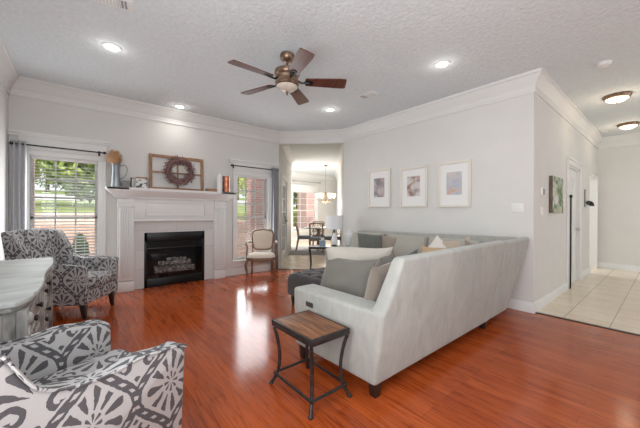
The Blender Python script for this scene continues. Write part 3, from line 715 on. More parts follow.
def flush(x, y, label):
    t = thing('flush_ceiling_light', label, 'ceiling light', (x, y, HC), group=None)
    t.scale = (.82, .82, .9)
    MB().lathe([(.10, 0), (.185, -.0), (.19, -.02), (.175, -.05), (.155, -.055), (.10, -.05)], 32).build('pan', 'bronze', t)
    MB().lathe([(0, -.12), (.03, -.118), (.09, -.10), (.14, -.072), (.158, -.05), (.15, -.045), (0, -.045)], 32).build('glass_bowl', 'lens_warm', t)
    MB().lathe([(0, -.15), (.008, -.145), (.011, -.135), (.007, -.128), (.018, -.12), (0, -.117)], 14).build('finial', 'bronze', t)
    light('hall_bulb', 'POINT', (x, y, HC-.24), HALL_W, (1, .82, .6), .1)
flush(6.05, .51, 'round flush ceiling light, the nearer of two in the hall')
flush(8.1, .53, 'round flush ceiling light, the farther of two in the hall')
# ceiling fan
t = thing('ceiling_fan', 'bronze five blade ceiling fan with walnut blades', 'ceiling fan', (1.76, 2.698, HC), math.radians(-107))
MB().lathe([(0, 0), (.075, 0), (.08, -.015), (.075, -.05), (.05, -.075), (.022, -.085), (0, -.085)], 28).build('canopy', 'bronze', t)
MB().lathe([(.013, -.08), (.013, -.15)], 14).build('downrod', 'bronze', t)
mb = MB(); mb.lathe([(.02, -.14), (.05, -.15), (.10, -.165), (.135, -.185), (.14, -.215), (.13, -.235), (.115, -.245), (.11, -.275), (.125, -.285), (.13, -.31), (.11, -.33), (0, -.33)], 36)
mb.build('motor_housing', 'bronze', t)
mb = MB(); mb.lathe([(.118, -.32), (.128, -.325), (.128, -.345), (.118, -.352), (0, -.352)], 36); mb.build('light_kit_ring', 'bronze', t)
MB().lathe([(0, -.41), (.03, -.408), (.08, -.39), (.11, -.365), (.116, -.35), (0, -.35)], 30).build('glass_bowl', varied('frosted_amber_glass', (.55, .47, .40), (.66, .58, .50), .35, 10), t)
MB().lathe([(0, -.45), (.008, -.445), (.011, -.43), (.006, -.42), (.016, -.41), (0, -.405)], 14).build('finial', 'bronze', t)
for k in range(5):
    mm = Matrix.Rotation(2*PI*k/5, 4, 'Z') @ Matrix.Translation((0, 0, -.295)) @ Matrix.Rotation(math.radians(-13), 4, 'X')
    mb = MB(); tm = bmesh.new()
    prof = [(.20, .050), (.215, .058), (.40, .068), (.58, .077), (.64, .074), (.652, .062)]
    topv = []; 
    for zz in (.005, -.005):
        topv.append([tm.verts.new((x, w_, zz)) for x, w_ in prof]+[tm.verts.new((x, -w_, zz)) for x, w_ in prof[::-1]])
    tm.faces.new(topv[0]); tm.faces.new(topv[1][::-1]); n = len(topv[0])
    for i in range(n): tm.faces.new((topv[0][i], topv[1][i], topv[1][(i+1) % n], topv[0][(i+1) % n]))
    bmesh.ops.recalc_face_normals(tm, faces=tm.faces[:])
    me = bpy.data.meshes.new('t'); tm.to_mesh(me); tm.free(); me.transform(mm); mb.bm.from_mesh(me)
    bl = mb.build('blade', 'blade', t)
    mb = MB(); tt = MB(); tt.tube(spline([(.11, 0, .02), (.15, 0, -.01), (.19, 0, -.012), (.25, 0, -.010)]), [.011]*25, 8); 
    tt.prism([(.185, -.012), (.21, -.035), (.27, -.03), (.29, 0), (.27, .03), (.21, .035), (.185, .012)], 'z', -.012, -.005)
    mb.merge(tt.bm, mm); mb.build('blade_iron', 'black', bl)

# ------------------------------------------------------------------ sectional sofa
t = thing('sectional_sofa', 'large L-shaped greige sectional sofa with high slanted back', 'sofa', (2.8, 2.2, 0))
O = Vector((2.8, 2.2, 0))
def rel(pts): return [tuple(Vector(p)-O) for p in pts]
SX0 = 1.475
def back_slab(xa, xb, xta, xtb, flat_end):
    mb = MB()
    mb.hexa(rel([(xa, 1.20, .105), (xb, 1.20, .105), (xb, 1.36, .105), (xa, 1.36, .105)]), rel([(xta, 1.085, .93), (xtb, 1.085, .94), (xtb, 1.18, .94), (xta, 1.18, .93)]), .04, 5)
    return mb
def near_slab():
    tb = bmesh.new(); poly = [(SX0-.022, .105), (3.30, .105), (3.42, .94), (1.60, .932), (SX0+.02, .62), (SX0-.024, .585)]
    yo = lambda z: 1.20-.115*(z-.105)/.835; yi = lambda z: 1.36-.18*(z-.105)/.835
    A = [tb.verts.new((x-2.8, yo(z)-2.2, z)) for x, z in poly]; B = [tb.verts.new((x-2.8, yi(z)-2.2, z)) for x, z in poly]
    tb.faces.new(A); tb.faces.new(B[::-1]); n = len(poly)
    for i in range(n): tb.faces.new((A[i], B[i], B[(i+1) % n], A[(i+1) % n]))
    bmesh.ops.recalc_face_normals(tb, faces=tb.faces[:])
    bmesh.ops.bevel(tb, geom=[e for e in tb.edges if e.calc_face_angle(0) > .7 or e.calc_length() < .2], offset=.03, segments=4, affect='EDGES', profile=.5)
    return MB().merge(tb)
near_slab().build('back_section', 'sofa', t, angle=60)
back_slab(3.307, 3.80, 3.427, 4.235, 1).build('corner_back_section', 'sofa', t)
mb = MB(); mb.hexa(rel([(3.56, 1.45, .105), (3.80, 1.45, .105), (3.80, 3.80, .105), (3.56, 3.80, .105)]), rel([(4.08, 1.20, .93), (4.235, 1.20, .93), (4.235, 3.80, .89), (4.08, 3.80, .89)]), .03, 4)
mb.build('wall_side_back', 'sofa', t)
mb = MB(); mb.hexa(rel([(SX0-.02, 1.24, .105), (SX0+.19, 1.24, .105), (SX0+.17, 2.05, .105), (SX0-.05, 2.05, .105)]), rel([(SX0-.025, 1.17, .59), (SX0+.19, 1.17, .59), (SX0+.17, 2.07, .585), (SX0-.055, 2.07, .585)]), .028, 4)
arm = mb.build('arm', 'sofa', t)
MB().box(*[q for q in ( -1.393, -1.383)], -.41, -.33, .475, .51, .002).build('control_panel', 'socket_dark', t)
mb = MB(); mb.box(SX0-2.8+.17, 4.0-2.8, 1.35-2.2, 2.02-2.2, .105, .30, .01); mb.box(3.32-2.8, 3.75-2.8, 2.0-2.2, 3.78-2.2, .105, .30, .01); mb.build('base', 'sofa', t)
for a, bq in ((1.66, 2.36), (2.365, 3.06)):
    MB().box(a-2.8, bq-2.8, 1.38-2.2, 2.09-2.2, .29, .445, .04, 4).build('seat_cushion', 'sofa_cushion', t)
MB().box(3.065-2.8, 3.76-2.8, 1.38-2.2, 2.11-2.2, .29, .445, .04, 4).build('corner_seat_cushion', 'sofa_cushion', t)
for a, bq in ((2.115, 2.92), (2.925, 3.74)): MB().box(3.30-2.8, 3.78-2.8, a-2.2, bq-2.2, .29, .445, .04, 4).build('seat_cushion', 'sofa_cushion', t)
def cushion(mb, w_, h_, d_, mat):
    tb = bmesh.new(); bmesh.ops.create_cube(tb, size=1); bmesh.ops.subdivide_edges(tb, edges=tb.edges[:], cuts=7, use_grid_fill=True)
    for v in tb.verts:
        x, y, z = v.co*2; k = 1+.0
        bl = (1-x*x)*(1-z*z)
        v.co = Vector((x*w_/2*(1-.03*z*z-.05*y*y), y*d_/2*(.55+.55*bl), h_/2+z*h_/2*(1-.03*x*x-.10*y*y)))
    return mb.merge(tb, mat)
for a, bq in ((1.97, 2.50), (2.51, 3.05)):
    cushion(MB(), bq-a, .36, .20, Matrix.Translation(((a+bq)/2-2.8, 1.44-2.2, .45)) @ Matrix.Rotation(math.radians(10), 4, 'X')).build('back_cushion', 'sofa_cushion', t)
for a, bq in ((1.50, 2.22), (2.24, 2.96), (2.98, 3.72)):
    cushion(MB(), bq-a, .45, .24, Matrix.Translation((3.80-2.8, (a+bq)/2-2.2, .44)) @ Matrix.Rotation(-PI/2, 4, 'Z') @ Matrix.Rotation(math.radians(-14), 4, 'X')).build('back_cushion', 'sofa_cushion', t)
mb = MB(); mb.box(3.30-2.8, 4.1-2.8, 3.745-2.2, 3.83-2.2, .105, .62, .02, 3); mb.build('arm', 'sofa', t)
for (x, y) in ((1.53, 1.26), (1.47, 1.97), (3.33, 1.28), (3.36, 3.72), (3.72, 3.72), (2.4, 1.95)):
    MB().hexa([(x-2.8-.025, y-2.2-.025, 0), (x-2.8+.025, y-2.2-.025, 0), (x-2.8+.025, y-2.2+.025, 0), (x-2.8-.025, y-2.2+.025, 0)], [(x-2.8-.035, y-2.2-.035, .11), (x-2.8+.035, y-2.2-.035, .11), (x-2.8+.035, y-2.2+.035, .11), (x-2.8-.035, y-2.2+.035, .11)], .004).build('leg', 'dark_wood', t)
# throw pillows: local x = width, z = height, y = thickness, origin at the bottom middle
def pillow_mesh(w_, h_, th, seed):
    rnd = random.Random(seed); ph = [rnd.uniform(0, 6) for _ in range(6)]
    mb = MB(); n = 18
    for sgn in (1, -1):
        def fn(u, v):
            x, z = 2*u-1, 2*v-1
            e = ((1-abs(x)**2.6)*(1-abs(z)**2.6)); e = max(e, 0)**.55
            wr = .06*math.sin(5*x+ph[0]+2*z)*math.sin(4*z+ph[1])*e
            X = x*w_/2*(1-.09*(1-z*z)); Z = z*h_/2*(1-.09*(1-x*x))
            return (X, sgn*(th/2*e*(1+wr*2)), Z+h_/2+.01*math.sin(3*x+ph[2])*(z+1)/2)
        mb.grid(fn, n, n)
    bmesh.ops.remove_doubles(mb.bm, verts=mb.bm.verts[:], dist=.0015); bmesh.ops.recalc_face_normals(mb.bm, faces=mb.bm.faces[:])
    return mb
def pillow(label, mat, loc, rz, lean=-14, w_=.5, h_=.45, th=.17, roll=0, seed=1):
    o = pillow_mesh(w_, h_, th, seed).build('throw_pillow', mat)
    o.matrix_world = Matrix.Translation(loc) @ Matrix.Rotation(math.radians(rz), 4, 'Z') @ Matrix.Rotation(math.radians(lean), 4, 'X') @ Matrix.Translation((0, 0, h_/2)) @ Matrix.Rotation(math.radians(roll), 4, 'Y') @ Matrix.Translation((0, 0, -h_/2))
    return tag(o, label, 'pillow')
SZ = .44
pillow('big grey pillow leaning against the near sofa arm', 'p_grey', (1.83, 1.90, SZ), 98, 24, .60, .40, .20, seed=1)
pillow('taupe brown pillow against the sofa back by the big grey pillow', 'p_taupe', (1.85, 1.49, SZ), 8, 14, .52, .42, .15, seed=2)
pillow('second grey pillow, mostly hidden behind the big grey one', 'p_grey', (2.03, 1.66, SZ), 20, 12, .34, .43, .13, seed=3)
pillow('long cream pillow standing behind the big grey pillow', 'p_cream', (2.16, 2.0, SZ), -38, 10, .66, .465, .17, seed=4)
pillow('dark green pillow behind the cream pillow against the sofa back', 'p_green', (2.44, 1.72, SZ), -8, 12, .42, .40, .14, roll=-8, seed=5)
pillow('charcoal green pillow at the far end of the sofa', 'p_charcoal', (3.60, 3.05, SZ), -50, -14, .46, .46, .17, seed=6)
pillow('grey brown pillow peeking out beside the charcoal green one', 'p_brown', (3.72, 2.78, SZ), -72, -12, .34, .43, .13, seed=7)
pillow('white pillow with one corner up in the sofa corner', 'p_white', (3.62, 1.92, SZ-.005), -62, -14, .43, .43, .14, roll=40, seed=8)
pillow('tan pillow low in the sofa corner before the white one', 'p_tan', (3.36, 1.80, SZ), -50, -18, .40, .38, .14, roll=8, seed=9)
pillow('beige pillow in the sofa corner near the wall', 'p_beige', (3.73, 1.74, SZ), -52, -16, .44, .46, .15, roll=-10, seed=10)
pillow('greyish beige pillow deepest in the sofa corner', 'p_brown', (3.80, 1.50, SZ), -25, -16, .38, .42, .13, roll=20, seed=11)
# ------------------------------------------------------------------ ottoman
t = thing('ottoman', 'dark brown button tufted ottoman in front of the sofa', 'ottoman', (2.58, 2.80, 0)); ow, od = .45, .45
nb = 4
def tuft(u, v):
    x, y = (2*u-1), (2*v-1); e = max(0, (1-x**8)*(1-y**8))**.4
    z = .36+.09*e
    for i in range(nb):
        for j in range(nb):
            bx, by = -.72+1.44*i/(nb-1), -.72+1.44*j/(nb-1); dd = math.hypot((x-bx)*ow, (y-by)*od); z -= .032*math.exp(-(dd/.035)**2)
    gx = (x+.72)/(1.44)*(nb-1); gy = (y+.72)/1.44*(nb-1)
    cr = min(abs((gx+gy) % 1), 1-abs((gx+gy) % 1), abs((gx-gy) % 1), 1-abs((gx-gy) % 1))
    z -= .012*math.exp(-(cr/.09)**2)*e
    return (x*ow, y*od, z)
mb = MB().grid(tuft, 44, 44); mb.build('tufted_top', 'ottoman', t, angle=80)
MB().box(-ow, ow, -od, od, .14, .375, .025, 3).build('body', 'ottoman', t)
for i in range(nb):
    for j in range(nb):
        x, y = (-.72+1.44*i/(nb-1))*ow, (-.72+1.44*j/(nb-1))*od; MB().ell((x, y, .428), (.013, .013, .007), 8).build('button', 'ottoman', t)
for sx in (-1, 1):
    for sy in (-1, 1):
        MB().lathe([(.012, 0), (.02, .01), (.015, .03), (.022, .07), (.03, .10), (.022, .12), (.032, .145)], 16, (sx*(ow-.06), sy*(od-.06), 0)).build('leg', 'dark_wood', t)
# ------------------------------------------------------------------ iron side table (and its mate behind the sofa)
def iron_table(name, label, loc, rz, tw, td, h, wood_m, rail=True, group=None):
    t = thing(name, label, 'side table', loc, rz)
    mb = MB(); a, bq = tw/2, td/2
    for yq in (-bq, bq-.016): mb.box(-a, a, yq, yq+.016, h-.042, h, .002)
    for x in (-a, a-.016): mb.box(x, x+.016, -bq+.016, bq-.016, h-.042, h, .002)
    mb.build('apron_frame', 'iron', t)
    n = 5; wq = (tw-.034)/n
    MB().box(-a+.017, a-.017, -bq+.017, bq-.017, h-.02, h+.001, .002).build('tabletop', wood_m, t)
    for sx in (-1, 1):
        for sy in (-1, 1):
            x, y = sx*(a-.012), sy*(bq-.012)
            pts = [(x, y, h-.05), (x-sx*.018, y-sy*.018, h*.72), (x-sx*.03, y-sy*.03, h*.45), (x-sx*.02, y-sy*.02, h*.2), (x+sx*.012, y+sy*.012, .012)]
            MB().tube(spline(pts, 6), .0115, 10).ell((x+sx*.012, y+sy*.012, .011), (.017, .017, .011), 10).build('leg', 'iron', t)
    mb = MB(); z = .085; a2, b2 = a-.015, bq-.015
    mb.tube([(-a2, -b2, z), (a2, -b2, z)], .0095, 8); mb.tube([(-a2, b2, z), (a2, b2, z)], .0095, 8); mb.tube([(-a2, -b2, z), (-a2, b2, z)], .0095, 8); mb.tube([(a2, -b2, z), (a2, b2, z)], .0095, 8)
    mb.build('stretcher', 'iron', t); return t
iron_table('side_table', 'small iron side table with brown plank top beside the sofa arm', (1.225, 1.585, 0), 0, .325, .455, .46, 'top_wood')
FA = -39.7
def cam_pt(dd, px): return fw*dd+rt*((px-320)/FPX*dd)
p = cam_pt(5.72, 331); te = iron_table('end_table', 'long iron end table behind the far sofa end, pale reflection painted on its top', (p.x, p.y, 0), math.radians(FA), .86, .34, .57, newmat('reflection_tinted_top', (.55, .60, .66), .2))  # tabletop coloured pale blue for the reflection on it
p = cam_pt(5.70, 334.5)
t = thing('table_lamp', 'table lamp with white drum shade on the end table', 'lamp', (p.x, p.y, .572))
MB().lathe([(0, 0), (.065, 0), (.065, .012), (.02, .025), (.014, .05), (.022, .10), (.012, .16), (.018, .22), (.010, .30), (.008, .42), (0, .42)], 20).build('base', 'iron', t)
MB().lathe([(.0, .03), (.05, .03), (.065, .06), (.06, .13), (.035, .22), (.02, .26), (0, .26)], 20).build('glass_body', 'ceramic', t)
MB().lathe([(.165, .335), (.172, .335), (.158, .60), (.152, .60), (.165, .335)], 32, cap=False).build('lamp_shade', 'shade', t)
MB().tube([(0, 0, .41), (0, 0, .60)], .004, 8).tube([(-.155, 0, .59), (.155, 0, .59)], .003, 6).build('harp', 'nickel', t)
p = cam_pt(5.74, 349.5)
t = thing('ginger_jar', 'white ceramic lidded jar beside the lamp on the end table', 'jar', (p.x, p.y, .572))
MB().lathe([(.05, 0), (.06, .012), (.085, .08), (.10, .17), (.09, .235), (.055, .265), (.05, .28), (.04, .28)], 24).build('body', 'ceramic', t)
MB().lathe([(.058, .275), (.06, .285), (.045, .315), (.015, .325), (.018, .345), (0, .35)], 20).build('lid', 'ceramic', t)
p = cam_pt(5.68, 322.5)
t = thing('tissue_box', 'pale blue cloth box on the end table left of the lamp', 'box', (p.x, p.y, .572), math.radians(FA))
MB().box(-.06, .06, -.06, .06, 0, .115, .008, 3).build('box_body', 'blue_fabric', t); MB().hexa([(-.02, -.005, .11), (.02, -.005, .11), (.02, .005, .11), (-.02, .005, .11)], [(-.04, -.02, .16), (.045, -.01, .155), (.03, .02, .165), (-.03, .015, .15)]).build('tissue', 'white', t)

# ------------------------------------------------------------------ damask armchairs
def armchair(label, loc, rz):
    t = thing('armchair', label, 'armchair', loc, rz)     # faces local -y
    hw = .325
    def side(sx):
        top = spline([(-.385, .585), (-.35, .61), (-.27, .615), (-.17, .63), (-.05, .62), (.05, .63), (.15, .675), (.22, .79), (.30, .93), (.36, .985)], 5)
        poly = [(-.385, .17)]+[(q[0], q[1]) for q in [Vector((p.x, p.y)) for p in [Vector((a[0], a[1], 0)) for a in top]]]+[(.40, .985), (.32, .17)]
        mb = MB(); tb = bmesh.new()
        x0, x1 = sx*hw, sx*(hw-.085)
        def P(q, x):
            fl = sx*.05*max(0, (q[1]-.2))*1.0*(1 if q[0] < .3 else 1)
            return (x+fl, q[0], q[1])
        A = [tb.verts.new(P(q, x0)) for q in poly]; B = [tb.verts.new(P(q, x1)) for q in poly]
        tb.faces.new(A); tb.faces.new(B[::-1]); n = len(poly)
        for i in range(n): tb.faces.new((A[i], B[i], B[(i+1) % n], A[(i+1) % n]))
        bmesh.ops.recalc_face_normals(tb, faces=tb.faces[:])
        es = [e for e in tb.edges if e.calc_face_angle(0) > .6]
        bmesh.ops.bevel(tb, geom=es, offset=.016, segments=3, affect='EDGES', profile=.5)
        mb.merge(tb)
        a = mb.build('arm', 'damask', t, uv=True, angle=60)
        pip = MB().tube([P((q.x, q.y), x0+sx*.002) for q in top], .0055, 6); pip.build('piping', 'damask', a, uv=True)
    side(-1); side(1)
    # back with a gently crowned top
    mb = MB(); n = 16
    def bk(u, v, front):
        x = (2*u-1)*(hw-.01); z = .18+v*(.80+.03*math.cos(x*3.6)); y = .20+.17*v*1.0
        th = .15*(1-.25*v)
        bul = .03*math.sin(PI*u)*math.sin(PI*v)
        return (x, y-bul if front else y+th, z)
    F_ = [[bk(i/n, j/n, True) for j in range(n+1)] for i in range(n+1)]; B_ = [[bk(i/n, j/n, False) for j in range(n+1)] for i in range(n+1)]
    bm = mb.bm; vf = [[bm.verts.new(p) for p in r] for r in F_]; vb = [[bm.verts.new(p) for p in r] for r in B_]
    for i in range(n):
        for j in range(n): bm.faces.new((vf[i][j], vf[i+1][j], vf[i+1][j+1], vf[i][j+1])); bm.faces.new((vb[i][j], vb[i][j+1], vb[i+1][j+1], vb[i+1][j]))
    for i in range(n): bm.faces.new((vf[i][n], vf[i+1][n], vb[i+1][n], vb[i][n])); bm.faces.new((vf[i][0], vb[i][0], vb[i+1][0], vf[i+1][0])); bm.faces.new((vf[0][i], vf[0][i+1], vb[0][i+1], vb[0][i])); bm.faces.new((vf[n][i], vb[n][i], vb[n][i+1], vf[n][i+1]))
    bmesh.ops.recalc_face_normals(bm, faces=bm.faces[:])
    es = [e for e in bm.edges if e.calc_face_angle(0) > .8]; bmesh.ops.bevel(bm, geom=es, offset=.03, segments=3, affect='EDGES', profile=.5)
    mb.build('backrest', 'damask', t, uv=True, angle=60)
    MB().box(-hw+.03, hw-.03, -.37, .30, .17, .33, .012).build('seat_frame', 'damask', t, uv=True)
    tb = MB(); tb.box(-hw+.09, hw-.09, -.415, .24, .325, .465, .045, 4); tb.build('seat_cushion', 'damask', t, uv=True, angle=60)
    for x in (-hw+.06, hw-.06):
        for y, dy in ((-.33, -.02), (.28, .05)):
            MB().hexa([(x-.016, y+dy-.016, 0), (x+.016, y+dy-.016, 0), (x+.016, y+dy+.016, 0), (x-.016, y+dy+.016, 0)], [(x-.03, y-.03, .18), (x+.03, y-.03, .18), (x+.03, y+.03, .18), (x-.03, y+.03, .18)], .004).build('leg', 'dark_wood', t)
    return t
def face(d): return math.atan2(d[1], d[0])+PI/2
fd = Vector((.91, .41)).normalized(); pc = Vector((.254, 1.775))-fd*.385
near = armchair('dark grey and white damask armchair in the left foreground', (pc.x, pc.y, 0), face(fd))
fd = Vector((.84, -.545)).normalized(); pc = Vector((.215, 4.45))-fd*.36
dup(near, (pc.x, pc.y, 0), face(fd), 'dark grey and white damask armchair between the window and the fireplace')

# ------------------------------------------------------------------ distressed dresser against the left wall
t = thing('dresser', 'distressed grey white carved dresser in front of the left window', 'dresser', (-.44, 2.79, 0)); L2 = .86
def topedge(off, n=48):
    pts = []
    for k in range(n+1):
        u = k/n; y = -L2+2*L2*u; e = min(u, 1-u)*2*L2
        x = .275+off-.007*math.cos(u*2*PI*2)
        if e < .14: x -= (.05 if u < .5 else .015)*(1-e/.14)**2
        elif e < .2: x -= .012*math.sin((e-.14)/.06*PI)
        pts.append((x, y*(1+off*.6)))
    return pts
for nm, off, z0, z1 in (('top', 0.0, .775, .80), ('top_moulding', -.018, .752, .775)):
    poly = [(-.245, -L2-off*.0), *topedge(off), (-.245, L2)]
    MB().prism(poly, 'z', z0, z1, .006).build(nm, 'distress_top' if nm == 'top' else 'distress', t, angle=30)
MB().box(-.24, .225, -L2+.05, L2-.05, .07, .755, .004).build('carcass', 'distress', t)
mb = MB()
for z0, z1 in ((.10, .16), (.68, .74)): mb.box(-.22, .17, -L2+.032, -L2+.05, z0, z1, .003)
for x0, x1 in ((-.22, -.15), (.10, .17)): mb.box(x0, x1, -L2+.032, -L2+.05, .16, .68, .003)
mb.box(-.15, .10, -L2+.034, -L2+.05, .40, .44, .003); mb.build('end_panel', 'distress', t)
for k in range(2):
    for j in range(3):
        y0 = -.70+k*.72; z0 = .115+j*.21
        dr = MB().box(.215, .240, y0, y0+.62, z0, z0+.185, .008).build('drawer', 'distress_brown', t)
        mb = MB(); mb.box(.238, .248, y0+.02, y0+.04, z0+.02, z0+.165, .003); mb.box(.238, .248, y0+.58, y0+.60, z0+.02, z0+.165, .003); mb.box(.238, .248, y0+.04, y0+.58, z0+.02, z0+.035, .003); mb.box(.238, .248, y0+.04, y0+.58, z0+.15, z0+.165, .003)
        mb.build('drawer_moulding', 'distress', dr)
        for yy in (y0+.16, y0+.46):
            MB().lathe([(.008, 0), (.008, .012), (.018, .022), (.016, .03), (0, .034)], 14, mat=Matrix.Translation((.24, yy, z0+.095)) @ Matrix.Rotation(PI/2, 4, 'Y')).build('knob', 'iron', dr)
for yq in (-L2+.07, -.01, L2-.07):
    mb = MB(); mb.box(.215, .255, yq-.035, yq+.035, .08, .75, .006)
    for k in range(3): mb.box(.253, .263, yq-.026+k*.02, yq-.014+k*.02, .14, .66, .004)
    mb.ell((.255, yq, .70), (.02, .035, .03), 12); mb.ell((.255, yq, .11), (.02, .035, .025), 12)
    mb.build('carved_pilaster', 'distress', t)
mb = MB(); mb.box(-.24, .25, -L2+.04, L2-.04, .03, .085, .008); mb.build('plinth', 'distress', t)
for sx in (-.2, .18):
    for sy in (-.72, .72): MB().lathe([(.03, 0), (.04, .015), (.03, .04)], 14, (sx, sy, 0)).build('foot', 'distress_brown', t)

# ------------------------------------------------------------------ French chair
def fr_chair():
    p = cam_pt(5.56, 261); t = thing('french_chair', 'small French chair with cream seat and carved wood frame by the window', 'chair', (p.x, p.y-.03, 0), math.radians(-33))
    fwd = .27; hw = .27
    # front at -y
    mb = MB(); outl = []
    n = 40
    def seat_fn(u, v):
        a = 2*PI*u; r = v; ca, sa = math.cos(a), math.sin(a)
        x = hw*.98*abs(ca)**.6*(1 if ca > 0 else -1); y = .25*abs(sa)**.6*(1 if sa > 0 else -1)
        x *= (1-.08*(y/.25))
        return (x*r, y*r, .375+.085*(1-r**4)**.5*.9+.01)
    mb.grid(seat_fn, 44, 12)
    bmesh.ops.remove_doubles(mb.bm, verts=mb.bm.verts[:], dist=.0008); bmesh.ops.recalc_face_normals(mb.bm, faces=mb.bm.faces[:])
    mb.build('seat', 'cream_fabric', t, angle=80)
    mb = MB(); tb = bmesh.new(); ring = []
    for k in range(44):
        x, y, _ = seat_fn(k/44, 1)
        dz = .018*math.cos(x/hw*PI) if y < -.2 else 0
        ring.append([(x*1.02, y*1.02, .392), (x*1.03, y*1.03, .37), (x*1.01, y*1.01, .325-dz), (x*.93, y*.93, .33-dz), (x*.93, y*.93, .392)])
    vs = [[tb.verts.new(p) for p in r] for r in ring]
    for k in range(44):
        A, B = vs[k], vs[(k+1) % 44]
        for j in range(5): tb.faces.new((A[j], A[(j+1) % 5], B[(j+1) % 5], B[j]))
    bmesh.ops.recalc_face_normals(tb, faces=tb.faces[:]); mb.merge(tb); mb.build('seat_rail', 'chair_wood', t)
    for sx in (-1, 1):
        MB().tube(spline([(sx*.235, -.215, .35), (sx*.262, -.245, .27), (sx*.245, -.235, .15), (sx*.238, -.235, .06), (sx*.25, -.255, .015), (sx*.252, -.268, .004)], 6), [.026]*6+[.024]*6+[.018]*6+[.013]*6+[.014]*6+[.015], 10).build('leg', 'chair_wood', t)
        MB().tube(spline([(sx*.20, .20, .36), (sx*.20, .215, .2), (sx*.205, .25, .005)], 6), [.02]*6+[.015]*7, 10).build('leg', 'chair_wood', t)
        MB().tube(spline([(sx*.20, .20, .36), (sx*.195, .225, .48), (sx*.20, .245, .60)], 6), .015, 10).build('back_post', 'chair_wood', t)
        a = MB().tube(spline([(sx*.205, .243, .63), (sx*.255, .13, .645), (sx*.29, .0, .635), (sx*.285, -.06, .625), (sx*.265, -.075, .60), (sx*.262, -.05, .54), (sx*.268, -.07, .44), (sx*.262, -.12, .375)], 6), .015, 10).build('arm', 'chair_wood', t)
        MB().tube([(sx*.268, .10, .658), (sx*.287, .0, .652)], [.02, .02], 10).ell((sx*.278, .05, .66), (.024, .075, .018), 12).build('arm_pad', 'cream_fabric', a)
    # shield back
    tilt = Matrix.Translation((0, .235, .50)) @ Matrix.Rotation(math.radians(-10), 4, 'X')
    outl = spline([(0, 0, -.01), (.13, 0, 0), (.185, 0, .06), (.205, 0, .22), (.205, 0, .30), (.165, 0, .36), (.06, 0, .38), (0, 0, .392)], 6)
    full = outl+[Vector((-q.x, q.y, q.z)) for q in outl[-2:0:-1]]
    mb = MB(); mb.tube([tilt @ q for q in full], .017, 10, closed=True); mb.build('back_frame', 'chair_wood', t)
    mb = MB(); tb = bmesh.new(); cz = .19
    for sgn in (-1, 1):
        rings = []
        for j in range(9):
            r = j/8
            rings.append([tb.verts.new((q.x*r, sgn*.03*(1-r*r)**.5, cz+(q.z-cz)*r)) for q in full])
        n = len(full)
        for A, B in zip(rings, rings[1:]):
            for k in range(n):
                try: tb.faces.new((A[k], A[(k+1) % n], B[(k+1) % n], B[k]))
                except ValueError: pass
    bmesh.ops.remove_doubles(tb, verts=tb.verts[:], dist=.0008); bmesh.ops.recalc_face_normals(tb, faces=tb.faces[:])
    mb.merge(tb, tilt); mb.build('back_pad', 'cream_fabric', t, angle=80)
fr_chair()

# ------------------------------------------------------------------ breakfast room
# French door in its left wall
dd2 = Vector((s2, s2, 0)); nn2 = Vector((-s2, s2, 0))
mmA = Matrix(((UA.x, -UA.y, 0, DG0[0]), (UA.y, UA.x, 0, DG0[1]), (0, 0, 1, 0), (0, 0, 0, 1)))
tb = MB()
for a, bq in ((FD[0]-.08, FD[0]), (FD[1], FD[1]+.08)): tb.box(a, bq, -.02, 0, 0, FD[3]+.08, .004)
tb.box(FD[0], FD[1], -.02, 0, FD[3], FD[3]+.08, .004)
for a, bq in ((FD[0], FD[0]+.025), (FD[1]-.025, FD[1])): tb.box(a, bq, 0, .13, 0, FD[3])
tb.box(FD[0], FD[1], 0, .13, FD[3]-.025, FD[3])
d2 = MB().merge(tb.bm, mmA).build('door_2', 'white', angle=30); struct(d2)
tb = MB(); a, bq = FD[0]+.027, FD[1]-.027
tb.box(a, a+.09, .02, .06, .01, 2.02, .003); tb.box(bq-.09, bq, .02, .06, .01, 2.02, .003); tb.box(a+.09, bq-.09, .02, .06, .01, .24, .003); tb.box(a+.09, bq-.09, .02, .06, 1.91, 2.02, .003)
for k in (1, 2):
    x = a+.09+(bq-a-.18)*k/3; tb.box(x-.009, x+.009, .025, .055, .24, 1.91)
for k in range(1, 5):
    z = .24+1.67*k/5; tb.box(a+.09, bq-.09, .025, .055, z-.009, z+.009)
lf = MB().merge(tb.bm, mmA).build('leaf', 'white', d2)
tb = MB(); tb.box(a+.086, bq-.086, .038, .042, .236, 1.914); MB().merge(tb.bm, mmA).build('pane', 'glass', lf)
tb = MB(); tb.tube([(bq-.045, .02, 1.0), (bq-.045, -.04, 1.0), (bq-.15, -.045, 1.0)], .009, 8); tb.box(bq-.065, bq-.025, .01, .02, .93, 1.12, .003); MB().merge(tb.bm, mmA).build('door_handle', 'black', lf)
window('window_6', *BW, 10.3, 3, 3, .09, .09, th=.13)
t = thing('curtain_rod', 'thin rod above the breakfast room window', 'curtain rod', (7.72, 10.2, 2.575))
MB().tube([(-.72, 0, 0), (.72, 0, 0)], .012, 8).build('pole', 'grey_plastic', t)
for sx in (-1, 1): MB().ell((sx*.74, 0, 0), (.03, .03, .03)).tube([(sx*.6, 0, 0), (sx*.6, .1, 0)], .008, 8).build('finial', 'grey_plastic', t)
mb = MB()
for z in (.4, 2.5): mb.box(A1[0]-.08, A1[0]-.03, A1[1]+.3, A1[1]+2.2, z-.04, z+.04)
for yy in (.3, 1.25, 2.2): mb.box(A1[0]-.08, A1[0]-.03, A1[1]+yy-.035, A1[1]+yy+.035, .35, 2.5)
struct(mb.build('window_7', 'white'))  # hidden window added to let daylight into the breakfast room
TC = cam_pt(9.5, 318.5)
tag(MB().box(-.95, .95, -1.1, 1.1, .001, .012, .004).build('area_rug', 'rug'), 'grey area rug under the breakfast table', 'rug')
